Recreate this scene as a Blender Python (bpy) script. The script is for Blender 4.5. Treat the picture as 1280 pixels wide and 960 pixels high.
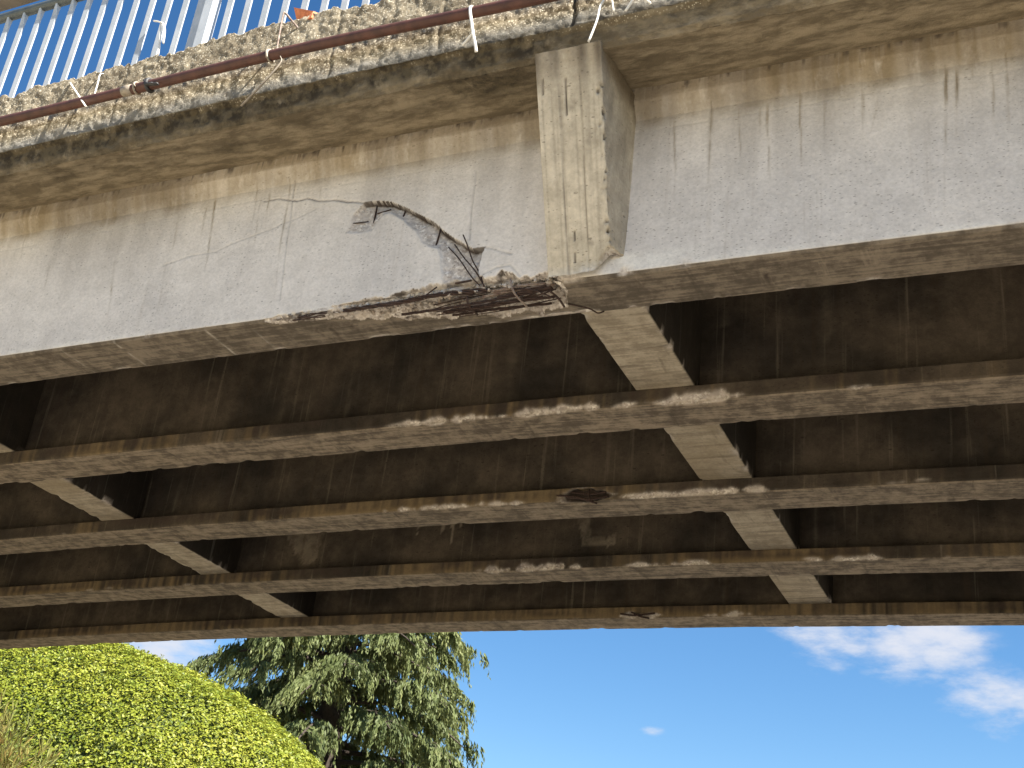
import bpy, math, random
import numpy as np
from mathutils import Vector, Matrix

random.seed(7); rng = np.random.default_rng(11)
for o in list(bpy.data.objects): bpy.data.objects.remove(o)
scene = bpy.context.scene
COL = scene.collection

# ------------------------------------------------------------------ camera
cam_d = bpy.data.cameras.new('camera'); cam = bpy.data.objects.new('camera', cam_d); COL.objects.link(cam)
cam_d.sensor_width = 36.0; cam_d.lens = 44.16; cam_d.clip_start = 0.05; cam_d.clip_end = 5000
right = Vector((0.91258, 0.39495, 0.10587)); down = Vector((-0.08897, 0.44452, -0.89134)); fwd = Vector((-0.39910, 0.80400, 0.44080))
m = Matrix.Identity(4)
for i in range(3):
    m[i][0] = right[i]; m[i][1] = -down[i]; m[i][2] = -fwd[i]
m[0][3], m[1][3], m[2][3] = 0.0, 0.0, 1.6
cam.matrix_world = m
scene.camera = cam

# ------------------------------------------------------------------ sky, sun, exposure
SUN = Vector((0.60, -0.13, 0.70)).normalized()
SUN_EL = math.asin(SUN.z); SUN_AZ = math.atan2(SUN.x, SUN.y)
EXPOSURE = 1.9
SKY_STRENGTH = 0.05
SUN_STRENGTH = 5.0
world = bpy.data.worlds.new('World'); scene.world = world; world.use_nodes = True
scene.view_settings.view_transform = 'Standard'; scene.view_settings.look = 'None'
scene.view_settings.gamma = 1.0; scene.view_settings.use_curve_mapping = False
scene.view_settings.exposure = EXPOSURE
scene.cycles.max_bounces = 6; scene.cycles.diffuse_bounces = 3; scene.cycles.glossy_bounces = 2; scene.cycles.transmission_bounces = 3; scene.cycles.transparent_max_bounces = 4
scene.cycles.caustics_reflective = False; scene.cycles.caustics_refractive = False
sd = bpy.data.lights.new('sun', 'SUN'); sd.energy = SUN_STRENGTH; sd.angle = math.radians(0.53); sd.color = (1.0, 0.94, 0.84)
so = bpy.data.objects.new('sun', sd); COL.objects.link(so)
so.rotation_euler = SUN.to_track_quat('Z', 'Y').to_euler(); so.location = (-20, -10, 40)


# ------------------------------------------------------------------ node helpers
class NT:
    def __init__(s, tree): s.t = tree; s.N = tree.nodes; s.L = tree.links
    def n(s, typ, **kw):
        nd = s.N.new(typ)
        for k, v in kw.items(): setattr(nd, k, v)
        return nd
    def put(s, sock, v):
        if isinstance(v, bpy.types.NodeSocket): s.L.new(v, sock)
        elif isinstance(v, (tuple, list)) and sock.type == 'RGBA' and len(v) == 3: sock.default_value = (*v, 1.0)
        else: sock.default_value = v
    def pos(s): return s.n('ShaderNodeNewGeometry').outputs['Position']
    def scale(s, vec, sc):
        nd = s.n('ShaderNodeVectorMath', operation='MULTIPLY'); s.put(nd.inputs[0], vec); nd.inputs[1].default_value = sc if isinstance(sc, (tuple, list)) else (sc,) * 3
        return nd.outputs[0]
    def noise(s, vec, scale=1.0, detail=4.0, rough=0.55, dist=0.0):
        nd = s.n('ShaderNodeTexNoise'); s.put(nd.inputs['Vector'], vec)
        nd.inputs['Scale'].default_value = scale; nd.inputs['Detail'].default_value = detail
        nd.inputs['Roughness'].default_value = rough; nd.inputs['Distortion'].default_value = dist
        return nd.outputs['Fac']
    def voro(s, vec, scale=1.0, feature='F1'):
        nd = s.n('ShaderNodeTexVoronoi', feature=feature); s.put(nd.inputs['Vector'], vec); nd.inputs['Scale'].default_value = scale
        return nd
    def ramp(s, fac, a, b, lo=0.0, hi=1.0):
        nd = s.n('ShaderNodeMapRange', interpolation_type='SMOOTHSTEP'); s.put(nd.inputs[0], fac)
        for i, v in zip((1, 2, 3, 4), (a, b, lo, hi)): nd.inputs[i].default_value = v
        return nd.outputs[0]
    def math(s, op, a, b=0.0):
        nd = s.n('ShaderNodeMath', operation=op); s.put(nd.inputs[0], a); s.put(nd.inputs[1], b)
        return nd.outputs[0]
    def mix(s, fac, a, b, mode='MIX'):
        nd = s.n('ShaderNodeMix', data_type='RGBA', blend_type=mode)
        s.put(nd.inputs['Factor'], fac); s.put(nd.inputs[6], a); s.put(nd.inputs[7], b)
        return nd.outputs[2]
    def attr(s, name):
        nd = s.n('ShaderNodeAttribute'); nd.attribute_name = name
        return nd.outputs['Fac']
    def sep(s, vec):
        nd = s.n('ShaderNodeSeparateXYZ'); s.put(nd.inputs[0], vec); return nd.outputs
    def bump(s, h, strength, dist, normal=None):
        nd = s.n('ShaderNodeBump'); nd.inputs['Strength'].default_value = strength; nd.inputs['Distance'].default_value = dist
        s.put(nd.inputs['Height'], h)
        if normal is not None: s.L.new(normal, nd.inputs['Normal'])
        return nd.outputs[0]


def new_mat(name):
    mt = bpy.data.materials.new(name); mt.use_nodes = True
    nt = NT(mt.node_tree); b = nt.N['Principled BSDF']
    return mt, nt, b


# ------------------------------------------------------------------ world: clear blue sky with thin scattered clouds
wt = NT(world.node_tree)
world.cycles.sampling_method = 'MANUAL'; world.cycles.sample_map_resolution = 256
bg = wt.N['Background']; bg.inputs['Strength'].default_value = SKY_STRENGTH
sky = wt.n('ShaderNodeTexSky', sky_type='NISHITA'); sky.sun_disc = False
sky.sun_elevation = SUN_EL; sky.sun_rotation = SUN_AZ % (2 * math.pi)
sky.altitude = 100; sky.air_density = 1.0; sky.dust_density = 0.25; sky.ozone_density = 3.0
hs = wt.n('ShaderNodeHueSaturation'); hs.inputs['Saturation'].default_value = 1.24; hs.inputs['Value'].default_value = 0.95
wt.L.new(sky.outputs[0], hs.inputs['Color'])
dirv = wt.n('ShaderNodeTexCoord').outputs['Generated']
warp = wt.noise(wt.scale(dirv, (10, 10, 22)), 1.0, 3, 0.6)
fine = wt.noise(wt.scale(dirv, (42, 42, 110)), 1.0, 4, 0.62)
field = None
def az(deg, el):
    a, e = math.radians(deg), math.radians(el)
    return (math.sin(a) * math.cos(e), math.cos(a) * math.cos(e), math.sin(e))
# cumulus wisps: (azimuth, elevation, half width, half height) in degrees, spread round the whole sky
puffs = [(-10.6, 15.9, 2.9, 1.5), (-7.0, 15.7, 3.2, 1.7), (-3.8, 13.5, 2.6, 1.5), (-18.3, 11.4, 0.75, 0.3), (-41, 13.2, 3.2, 3.0),
         (35, 19, 9, 3), (165, 18, 11, 4)]
for a, e, hw, hh in puffs:
    d = az(a, e)
    sub = wt.n('ShaderNodeVectorMath', operation='SUBTRACT'); wt.L.new(dirv, sub.inputs[0]); sub.inputs[1].default_value = d
    # scale the offset so that the cloud is wider than tall
    ln_ = wt.n('ShaderNodeVectorMath', operation='LENGTH'); wt.put(ln_.inputs[0], wt.scale(sub.outputs[0], (1 / math.radians(hw), 1 / math.radians(hw), 1 / math.radians(hh))))
    g = wt.ramp(ln_.outputs['Value'], 1.45, 0.0)
    field = g if field is None else wt.math('MAXIMUM', field, g)
nz = wt.math('ADD', wt.math('MULTIPLY', warp, 1.15), wt.math('MULTIPLY', fine, 0.85))
dens = wt.ramp(wt.math('ADD', wt.math('MULTIPLY', field, 0.66), nz), 1.12, 1.85)
dens = wt.math('MULTIPLY', dens, wt.ramp(field, 0.0, 0.4, 0.0, 0.93))
CLOUD = (4.3, 4.45, 4.9)
wt.L.new(wt.mix(dens, hs.outputs[0], CLOUD), bg.inputs['Color'])


# ------------------------------------------------------------------ geometry helpers
def hash3(ix, iy, iz, seed):
    h = ix * np.uint32(73856093) ^ iy * np.uint32(19349663) ^ iz * np.uint32(83492791) ^ np.uint32((seed * 2654435761) & 0xFFFFFFFF)
    h = (h ^ (h >> np.uint32(15))) * np.uint32(2246822519)
    h = (h ^ (h >> np.uint32(13))) * np.uint32(3266489917)
    return ((h ^ (h >> np.uint32(16))) & np.uint32(0xFFFFFF)).astype(np.float32) * np.float32(1 / 0xFFFFFF)
def vnoise(x, y, z, seed=0):
    P = [np.asarray(q, np.float32) for q in (x, y, z)]
    I = [np.floor(q) for q in P]; W = []
    for q, i_ in zip(P, I):
        f = q - i_; W.append(f * f * (3 - 2 * f))
    U = [i_.astype(np.int32).astype(np.uint32) for i_ in I]
    flat = [u.ndim == 0 or (u.size and not np.any(w)) for u, w in zip(U, W)]      # an axis held constant needs one corner only
    r = 0
    for a in ((0,) if flat[0] else (0, 1)):
        for b in ((0,) if flat[1] else (0, 1)):
            for c in ((0,) if flat[2] else (0, 1)):
                h = hash3(U[0] + np.uint32(a), U[1] + np.uint32(b), U[2] + np.uint32(c), seed)
                for k, f_, w_ in zip((a, b, c), flat, W):
                    if not f_: h = h * (w_ if k else 1 - w_)
                r = r + h
    return r * 2 - 1
def fbm(x, y, z, sc=1.0, octv=4, seed=0, gain=0.5):
    r, a, f, tot = 0, 1.0, sc, 0
    for k in range(octv):
        r = r + a * vnoise(np.asarray(x) * f, np.asarray(y) * f, np.asarray(z) * f, seed + k * 17); tot += a; a *= gain; f *= 2.03
    return r / tot
def sst(a, b, x):
    t = np.clip((np.asarray(x, float) - a) / (b - a), 0, 1); return t * t * (3 - 2 * t)

CREST = 0.0025
def bend(P):
    """the deck has a gentle crest: everything on the bridge follows it"""
    P = np.array(P, float); d = np.abs(P[..., 0] + 2.65)
    P[..., 2] -= np.where(d < 7, CREST * d * d, CREST * (49 + 14 * (d - 7)))
    return P

def link(o, parent=None):
    COL.objects.link(o)
    if parent is not None:
        o.parent = parent
    return o
def world_loc(o):
    l = Vector((0, 0, 0))
    while o is not None: l = l + Vector(o.location); o = o.parent
    return l
def make_mesh(name, V, F, mat, parent=None, origin=None, attrs=None, smooth=False, crest=False):
    V = np.asarray(V, float).reshape(-1, 3)
    if crest: V = bend(V)
    if origin is None: origin = ((V[:, 0].min() + V[:, 0].max()) / 2, (V[:, 1].min() + V[:, 1].max()) / 2, V[:, 2].min())
    origin = Vector(origin)
    me = bpy.data.meshes.new(name)
    V = V - np.array(origin)
    if isinstance(F, np.ndarray):
        nf, k = F.shape
        me.vertices.add(len(V)); me.vertices.foreach_set('co', V.ravel())
        me.loops.add(nf * k); me.loops.foreach_set('vertex_index', F.ravel().astype(np.int32))
        me.polygons.add(nf); me.polygons.foreach_set('loop_start', np.arange(0, nf * k, k, dtype=np.int32))
        me.update(calc_edges=True)
    else:
        me.from_pydata(V.tolist(), [], F); me.update()
    if smooth: me.polygons.foreach_set('use_smooth', np.ones(len(me.polygons), bool))
    for an, av in (attrs or {}).items():
        at = me.attributes.new(an, 'FLOAT', 'POINT'); at.data.foreach_set('value', np.asarray(av, np.float32).ravel())
    me.materials.append(mat)
    o = bpy.data.objects.new(name, me); link(o, parent)
    o.location = origin - (world_loc(parent) if parent is not None else Vector((0, 0, 0)))
    return o
def grid_faces(nu, nv, closed_v=False):
    u = np.arange(nu - 1)[:, None]; v = np.arange(nv if closed_v else nv - 1)[None, :]
    v1 = (v + 1) % nv
    a = u * nv + v; b = u * nv + v1; c = (u + 1) * nv + v1; d = (u + 1) * nv + v
    return np.stack([a, b, c, d], -1).reshape(-1, 4)
def box_vf(x0, x1, y0, y1, z0, z1, bev=0.0):
    c = np.array([[x0, y0, z0], [x1, y0, z0], [x1, y1, z0], [x0, y1, z0], [x0, y0, z1], [x1, y0, z1], [x1, y1, z1], [x0, y1, z1]])
    f = [(0, 3, 2, 1), (4, 5, 6, 7), (0, 1, 5, 4), (1, 2, 6, 5), (2, 3, 7, 6), (3, 0, 4, 7)]
    return c, f
class MB:
    def __init__(s): s.V = []; s.F = []
    def add(s, V, F):
        n = len(s.V); s.V.extend([tuple(v) for v in V]); s.F.extend([tuple(i + n for i in f) for f in F]); return s
    def box(s, *a): return s.add(*box_vf(*a))
    def tube(s, pts, r, n=8, cap=True, flat=1.0):
        pts = [Vector(p) for p in pts]; rs = r if isinstance(r, (list, tuple)) else [r] * len(pts)
        V, F = [], []; prev = None
        for i, p in enumerate(pts):
            t = (pts[min(i + 1, len(pts) - 1)] - pts[max(i - 1, 0)]).normalized()
            ref = prev if prev is not None else (Vector((0, 0, 1)) if abs(t.z) < .9 else Vector((1, 0, 0)))
            a = (ref - t * ref.dot(t)).normalized(); b = t.cross(a); prev = a
            for k in range(n):
                q = 2 * math.pi * k / n
                V.append(p + a * (math.cos(q) * rs[i] * flat) + b * (math.sin(q) * rs[i]))
        for i in range(len(pts) - 1):
            for k in range(n):
                F.append((i * n + k, i * n + (k + 1) % n, (i + 1) * n + (k + 1) % n, (i + 1) * n + k))
        if cap: F.append(tuple(reversed(range(n)))); F.append(tuple((len(pts) - 1) * n + k for k in range(n)))
        return s.add(V, F)
    def build(s, name, mat, parent=None, smooth=False, crest=False, origin=None):
        return make_mesh(name, s.V, s.F, mat, parent, origin, None, smooth, crest)
def spline(pts, n=6):
    """Catmull-Rom through the points"""
    P = [np.array(p, float) for p in pts]; P = [2 * P[0] - P[1]] + P + [2 * P[-1] - P[-2]]; out = []
    for i in range(1, len(P) - 2):
        for k in range(n):
            t = k / n
            out.append(0.5 * ((2 * P[i]) + (-P[i - 1] + P[i + 1]) * t + (2 * P[i - 1] - 5 * P[i] + 4 * P[i + 1] - P[i + 2]) * t * t + (-P[i - 1] + 3 * P[i] - 3 * P[i + 1] + P[i + 2]) * t ** 3))
    out.append(P[-2]); return [tuple(q) for q in out]
def empty(name, loc):
    o = bpy.data.objects.new(name, None); COL.objects.link(o); o.location = loc; return o
def tag(o, label=None, category=None, group=None, kind=None):
    for k, v in (('label', label), ('category', category), ('group', group), ('kind', kind)):
        if v: o[k] = v
    return o
def seg_dist(px, pz, poly):
    """distance from points to a polyline and the parameter along it"""
    best = np.full(np.shape(px), 1e9); par = np.zeros(np.shape(px)); acc = 0.0
    for (x0, z0), (x1, z1) in zip(poly[:-1], poly[1:]):
        dx, dz = x1 - x0, z1 - z0; l2 = dx * dx + dz * dz + 1e-12
        t = np.clip(((px - x0) * dx + (pz - z0) * dz) / l2, 0, 1)
        d = np.hypot(px - (x0 + t * dx), pz - (z0 + t * dz))
        par = np.where(d < best, acc + t * math.sqrt(l2), par); best = np.minimum(best, d); acc += math.sqrt(l2)
    return best, par
def inside(px, pz, poly):
    r = np.zeros(np.shape(px), bool); n = len(poly)
    for i in range(n):
        (x0, z0), (x1, z1) = poly[i], poly[(i + 1) % n]
        if z0 == z1: continue
        r ^= ((z0 > pz) != (z1 > pz)) & (px < (x1 - x0) * (pz - z0) / (z1 - z0) + x0)
    return r


# ------------------------------------------------------------------ materials
def concrete(name, A, B, soff=(0.25, 0.21, 0.16), soff2=(0.16, 0.13, 0.095), streak=0.35, streakcol=(0.26, 0.20, 0.13), pores=1.0, grain=1.0,
             tan=(0.27, 0.215, 0.14), dirt_shade_col=(0.045, 0.032, 0.025), palecol=(0.62, 0.58, 0.51), mott=0.5, attrs=True):
    mt, nt, b = new_mat(name); P = nt.pos()
    m1 = nt.noise(P, 1.6, 4, 0.62); m2 = nt.noise(P, 11, 4, 0.68)
    col = nt.mix(nt.ramp(m1, 0.36, 0.66), A, B)
    col = nt.mix(mott, col, nt.mix(nt.ramp(m2, 0.3, 0.72), (0.66, 0.64, 0.62), (1.14, 1.13, 1.12)), 'MULTIPLY')
    st = nt.noise(nt.scale(P, (24, 24, 0.8)), 1.0, 3, 0.65)
    patch = nt.ramp(m1, 0.40, 0.60)
    col = nt.mix(nt.math('MULTIPLY', nt.math('MULTIPLY', nt.ramp(st, 0.54, 0.76), streak), patch), col, streakcol)
    col = nt.mix(nt.math('MULTIPLY', nt.ramp(st, 0.42, 0.22), streak * 0.5), col, palecol)
    # formwork grain on the soffits: wood grain along the beam and scrapes across it
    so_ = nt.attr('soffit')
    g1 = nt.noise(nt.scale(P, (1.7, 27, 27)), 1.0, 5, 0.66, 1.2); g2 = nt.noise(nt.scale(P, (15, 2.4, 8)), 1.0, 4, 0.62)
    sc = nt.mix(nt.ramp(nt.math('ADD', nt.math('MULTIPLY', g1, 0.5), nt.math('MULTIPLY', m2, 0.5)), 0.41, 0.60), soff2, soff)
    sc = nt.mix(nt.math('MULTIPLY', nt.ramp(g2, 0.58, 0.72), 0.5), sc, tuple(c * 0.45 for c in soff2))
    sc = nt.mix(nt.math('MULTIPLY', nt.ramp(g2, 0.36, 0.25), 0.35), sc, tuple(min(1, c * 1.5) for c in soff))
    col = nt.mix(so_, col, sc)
    # pores (bug holes), slightly flattened
    pore = None
    for s_, cut, th in ((22, 0.62, 0.22), (50, 0.60, 0.27)):
        v = nt.voro(nt.scale(P, (s_, s_, s_ * 2.2)))
        sel = nt.ramp(nt.sep(v.outputs['Color'])[0], cut, cut + 0.02)
        rgb = nt.sep(v.outputs['Color'])
        k = nt.math('MULTIPLY', nt.ramp(nt.math('SUBTRACT', v.outputs['Distance'], nt.math('MULTIPLY', rgb[1], th * 1.25)), 0.02, -0.05), sel)
        k = nt.math('MULTIPLY', k, nt.ramp(m2 if pore is None else m1, 0.34, 0.52))
        pore = k if pore is None else nt.math('MAXIMUM', pore, k)
    pore = nt.math('MULTIPLY', pore, nt.math('SUBTRACT', 1.0, nt.math('MULTIPLY', so_, 0.8)))
    col = nt.mix(nt.math('MULTIPLY', pore, 0.62 * pores), col, tuple(c * 0.3 for c in streakcol))
    # stains and painted shade carried by the mesh
    if attrs:
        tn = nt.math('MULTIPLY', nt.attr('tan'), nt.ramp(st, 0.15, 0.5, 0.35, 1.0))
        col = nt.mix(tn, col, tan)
        col = nt.mix(nt.math('MULTIPLY', nt.attr('pale'), nt.ramp(m2, 0.30, 0.58, 0.35, 1.0)), col, palecol)
        # freshly broken concrete: aggregate and paste
        va = nt.voro(P, 85)
        agg = nt.mix(nt.sep(va.outputs['Color'])[0], (0.34, 0.295, 0.255), (0.62, 0.56, 0.50))
        agg = nt.mix(nt.ramp(nt.sep(va.outputs['Color'])[1], 0.84, 0.88), agg, (0.72, 0.67, 0.61))
        agg = nt.mix(nt.ramp(m2, 0.45, 0.7), agg, (0.50, 0.445, 0.395))
        col = nt.mix(nt.attr('broken'), col, agg)
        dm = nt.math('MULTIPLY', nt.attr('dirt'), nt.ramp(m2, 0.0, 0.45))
        col = nt.mix(dm, col, dirt_shade_col)
    h = nt.noise(P, 60, 3, 0.65)
    col = nt.mix(0.5 * grain, col, nt.mix(nt.ramp(h, 0.3, 0.7), (0.82, 0.82, 0.82), (1.1, 1.1, 1.1)), 'MULTIPLY')
    nt.put(b.inputs['Base Color'], col); b.inputs['Roughness'].default_value = 0.88; b.inputs['Specular IOR Level'].default_value = 0.25
    nt.put(b.inputs['Normal'], nt.bump(h, 0.5 * grain, 0.006))
    return mt

M = {}
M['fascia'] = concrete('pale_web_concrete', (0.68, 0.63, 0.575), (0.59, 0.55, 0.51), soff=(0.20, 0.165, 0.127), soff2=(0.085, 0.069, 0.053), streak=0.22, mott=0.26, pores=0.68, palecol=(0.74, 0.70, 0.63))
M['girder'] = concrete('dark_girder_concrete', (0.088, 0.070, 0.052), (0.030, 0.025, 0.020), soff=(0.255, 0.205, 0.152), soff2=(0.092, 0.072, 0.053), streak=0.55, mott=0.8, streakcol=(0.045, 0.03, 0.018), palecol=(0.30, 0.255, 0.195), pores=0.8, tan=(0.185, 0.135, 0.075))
M['bracket'] = concrete('cream_board_concrete', (0.59, 0.525, 0.415), (0.47, 0.42, 0.33), streak=0.55, streakcol=(0.24, 0.20, 0.14), mott=0.6, pores=0.8)
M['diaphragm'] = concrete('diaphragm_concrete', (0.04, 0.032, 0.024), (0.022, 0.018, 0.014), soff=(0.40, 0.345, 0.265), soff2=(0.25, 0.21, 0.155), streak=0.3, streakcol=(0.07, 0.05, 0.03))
M['slab_soffit'] = concrete('slab_concrete', (0.10, 0.08, 0.058), (0.07, 0.055, 0.038), soff=(0.36, 0.29, 0.19), soff2=(0.25, 0.195, 0.125), streak=0.3, mott=0.6, dirt_shade_col=(0.055, 0.042, 0.022), pores=0.8)
M['abutment'] = concrete('abutment_concrete', (0.33, 0.30, 0.26), (0.27, 0.245, 0.21), streak=0.5)

def simple(name, col, rough=0.6, metal=0.0, var=0.25, scale=20.0, col2=None, bump=0.0, spec=0.5):
    mt, nt, b = new_mat(name); P = nt.pos()
    f = nt.ramp(nt.noise(P, scale, 6, 0.62), 0.3, 0.7)
    c2 = col2 or tuple(c * (1 - var) for c in col)
    nt.put(b.inputs['Base Color'], nt.mix(f, c2, col)); b.inputs['Roughness'].default_value = rough; b.inputs['Metallic'].default_value = metal
    b.inputs['Specular IOR Level'].default_value = spec
    if bump: nt.put(b.inputs['Normal'], nt.bump(nt.noise(P, scale * 5, 5, 0.6), bump, 0.004))
    return mt
M['rust'] = simple('rusted_steel', (0.075, 0.046, 0.036), 0.85, 0.0, col2=(0.03, 0.02, 0.017), scale=60, bump=0.6, spec=0.3)
M['rust_dark'] = simple('dark_corroded_wire', (0.06, 0.035, 0.027), 0.85, 0.0, col2=(0.022, 0.014, 0.012), scale=90, bump=0.4, spec=0.3)
M['wire_grey'] = simple('greyed_steel', (0.30, 0.25, 0.21), 0.7, 0.0, col2=(0.12, 0.07, 0.05), scale=50, bump=0.3)
M['pipe'] = simple('rust_painted_pipe', (0.105, 0.046, 0.034), 0.5, 0.0, col2=(0.06, 0.028, 0.022), scale=14, bump=0.12, spec=0.3)
M['galv'] = simple('galvanised_steel', (0.50, 0.525, 0.55), 0.5, 0.15, col2=(0.40, 0.43, 0.455), scale=9, spec=0.4)
M['galv_grey'] = simple('weathered_rail_steel', (0.10, 0.12, 0.13), 0.5, 0.2, col2=(0.06, 0.075, 0.085), scale=12)
M['handrail'] = simple('grey_brown_handrail', (0.19, 0.165, 0.135), 0.7, 0.0, scale=12)
M['tie'] = simple('white_plastic', (0.80, 0.77, 0.70), 0.45, 0.0, var=0.12, scale=30)
M['tie_dirty'] = simple('dirty_plastic', (0.34, 0.285, 0.22), 0.55, 0.0, var=0.4, scale=40)
M['brick'] = simple('broken_orange_brick', (0.72, 0.25, 0.10), 0.85, 0.0, col2=(0.45, 0.14, 0.06), scale=40, bump=0.6)
M['black'] = simple('black_tape', (0.03, 0.028, 0.03), 0.6)

# weathered slab edge with exposed aggregate
mt, nt, b = new_mat('exposed_aggregate_concrete'); P = nt.pos()
va = nt.voro(P, 62); vb = nt.voro(P, 120); m2 = nt.noise(P, 7, 4, 0.7); m1 = nt.noise(P, 1.8, 2, 0.55)
c = nt.mix(nt.ramp(m2, 0.32, 0.66), (0.15, 0.12, 0.08), (0.30, 0.255, 0.18))
stone = nt.mix(nt.sep(va.outputs['Color'])[1], (0.22, 0.185, 0.125), (0.56, 0.50, 0.38))
sel = nt.math('MULTIPLY', nt.ramp(nt.sep(va.outputs['Color'])[0], 0.5, 0.56), nt.ramp(va.outputs['Distance'], 0.5, 0.3))
c = nt.mix(sel, c, stone)
sel2 = nt.math('MULTIPLY', nt.ramp(nt.sep(vb.outputs['Color'])[0], 0.72, 0.76), nt.ramp(vb.outputs['Distance'], 0.5, 0.3))
c = nt.mix(sel2, c, (0.62, 0.56, 0.44))
c = nt.mix(nt.math('MULTIPLY', nt.ramp(m1, 0.5, 0.66), 0.45), c, (0.10, 0.078, 0.05))
c = nt.mix(nt.math('MULTIPLY', nt.attr('grey'), nt.ramp(m2, 0.2, 0.5)), c, (0.20, 0.195, 0.18))
lich = nt.math('MULTIPLY', nt.attr('dirt'), nt.ramp(m2, 0.25, 0.5))
c = nt.mix(nt.attr('tan'), c, nt.mix(nt.ramp(nt.noise(nt.scale(P, (5, 17, 17)), 1, 5, 0.72), 0.38, 0.64), (0.135, 0.107, 0.07), (0.27, 0.222, 0.152)))
c = nt.mix(lich, c, nt.mix(nt.ramp(nt.noise(P, 22, 5, 0.6), 0.4, 0.62), (0.034, 0.027, 0.018), (0.085, 0.068, 0.042)))
c = nt.mix(nt.attr('crack'), c, (0.02, 0.016, 0.012))
nt.put(b.inputs['Base Color'], c); b.inputs['Roughness'].default_value = 0.9; b.inputs['Specular IOR Level'].default_value = 0.2
nt.put(b.inputs['Normal'], nt.bump(nt.noise(P, 110, 3, 0.7), 0.6, 0.008))
M['slab_edge'] = mt

def leafmat(name, c1, c2, c3, trans=0.3, rough=0.4, spec=0.4):
    mt, nt, b = new_mat(name); t = nt.attr('tint')
    col = nt.mix(nt.ramp(t, 0.0, 0.55), c1, c2); col = nt.mix(nt.ramp(t, 0.55, 1.0), col, c3)
    nt.put(b.inputs['Base Color'], col); b.inputs['Roughness'].default_value = rough; b.inputs['Specular IOR Level'].default_value = spec
    tr = nt.n('ShaderNodeBsdfTranslucent'); nt.put(tr.inputs['Color'], nt.mix(0.5, col, c3))
    mx = nt.n('ShaderNodeMixShader'); mx.inputs[0].default_value = trans
    nt.L.new(b.outputs[0], mx.inputs[1]); nt.L.new(tr.outputs[0], mx.inputs[2])
    nt.L.new(mx.outputs[0], nt.N['Material Output'].inputs['Surface'])
    return mt
M['hedge_leaf'] = leafmat('hedge_leaf', (0.07, 0.11, 0.012), (0.20, 0.23, 0.022), (0.34, 0.33, 0.055), 0.25, 0.5, 0.28)
M['hedge_core'] = simple('hedge_interior', (0.05, 0.07, 0.012), 0.9, scale=8)
M['needle'] = leafmat('cedar_needles', (0.045, 0.066, 0.024), (0.115, 0.140, 0.050), (0.20, 0.215, 0.082), 0.26, 0.6, 0.25)
M['bark'] = simple('dark_cedar_bark', (0.055, 0.04, 0.03), 0.9, col2=(0.025, 0.018, 0.014), scale=14, bump=0.6)
M['feather'] = leafmat('feathery_foliage', (0.10, 0.13, 0.03), (0.20, 0.21, 0.055), (0.36, 0.20, 0.07), 0.3, 0.6, 0.2)
M['stem'] = simple('thin_stems', (0.13, 0.09, 0.05), 0.85)

# ground surfaces
mt, nt, b = new_mat('dry_grass_ground'); P = nt.pos()
c = nt.mix(nt.ramp(nt.noise(P, 0.7, 6, 0.6), 0.35, 0.65), (0.30, 0.25, 0.165), (0.17, 0.17, 0.075))
c = nt.mix(nt.ramp(nt.noise(P, 22, 5, 0.6), 0.35, 0.7), c, (0.36, 0.30, 0.21))
nt.put(b.inputs['Base Color'], c); b.inputs['Roughness'].default_value = 0.95
nt.put(b.inputs['Normal'], nt.bump(nt.noise(P, 30, 5, 0.6), 0.5, 0.03)); M['ground'] = mt
mt, nt, b = new_mat('worn_asphalt'); P = nt.pos()
c = nt.mix(nt.ramp(nt.noise(P, 0.5, 6, 0.6), 0.35, 0.65), (0.17, 0.155, 0.135), (0.235, 0.215, 0.185))
c = nt.mix(nt.ramp(nt.noise(P, 160, 3, 0.6), 0.4, 0.7), c, (0.29, 0.265, 0.225))
nt.put(b.inputs['Base Color'], c); b.inputs['Roughness'].default_value = 0.9
nt.put(b.inputs['Normal'], nt.bump(nt.noise(P, 160, 3, 0.6), 0.5, 0.006)); M['asphalt'] = mt
mt, nt, b = new_mat('pale_gravel_verge'); P = nt.pos()
v = nt.voro(P, 28)
c = nt.mix(nt.sep(v.outputs['Color'])[0], (0.33, 0.28, 0.21), (0.50, 0.435, 0.34))
nt.put(b.inputs['Base Color'], c); b.inputs['Roughness'].default_value = 0.95
nt.put(b.inputs['Normal'], nt.bump(v.outputs['Distance'], 0.7, 0.02)); M['gravel'] = mt
M['kerb'] = simple('kerb_concrete', (0.42, 0.40, 0.36), 0.85, scale=8, bump=0.3)
M['paint'] = simple('road_paint', (0.75, 0.74, 0.70), 0.7, scale=12, var=0.3)

# ------------------------------------------------------------------ the setting: ground, road, verge
def terrain_h(x, y):
    left = sst(-9.0, -19.5, x) * 4.2; rightb = sst(5.5, 14.0, x) * 4.2
    h = np.maximum(left, rightb)
    inb = sst(2.2, 3.4, y) * sst(11.4, 10.2, y)                    # approach embankments carry the ends of the deck
    app = np.maximum(sst(-13.2, -14.6, x), sst(9.0, 10.4, x)) * inb
    h = h + app * (5.25 - h)
    far = sst(55, 120, np.hypot(x + 3, y - 5))
    return h * (1 - far) + far * (0.6 * fbm(x, y, 0, 0.01, 3, 5))
xs = np.unique(np.concatenate([np.linspace(-2500, -60, 18), np.arange(-60, -22, 3.0), np.arange(-22, 17, 0.6), np.arange(17, 60, 3.0), np.linspace(60, 2500, 18)]))
ys = np.unique(np.concatenate([np.linspace(-2500, -60, 18), np.arange(-60, -10, 4.0), np.arange(-10, 30, 0.8), np.arange(30, 70, 3.0), np.linspace(70, 2500, 20)]))
GX, GY = np.meshgrid(xs, ys, indexing='ij'); GZ = terrain_h(GX, GY) + 0.03 * fbm(GX, GY, 0, 0.8, 3, 3) * (np.abs(GX + 2.5) > 7)
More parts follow.
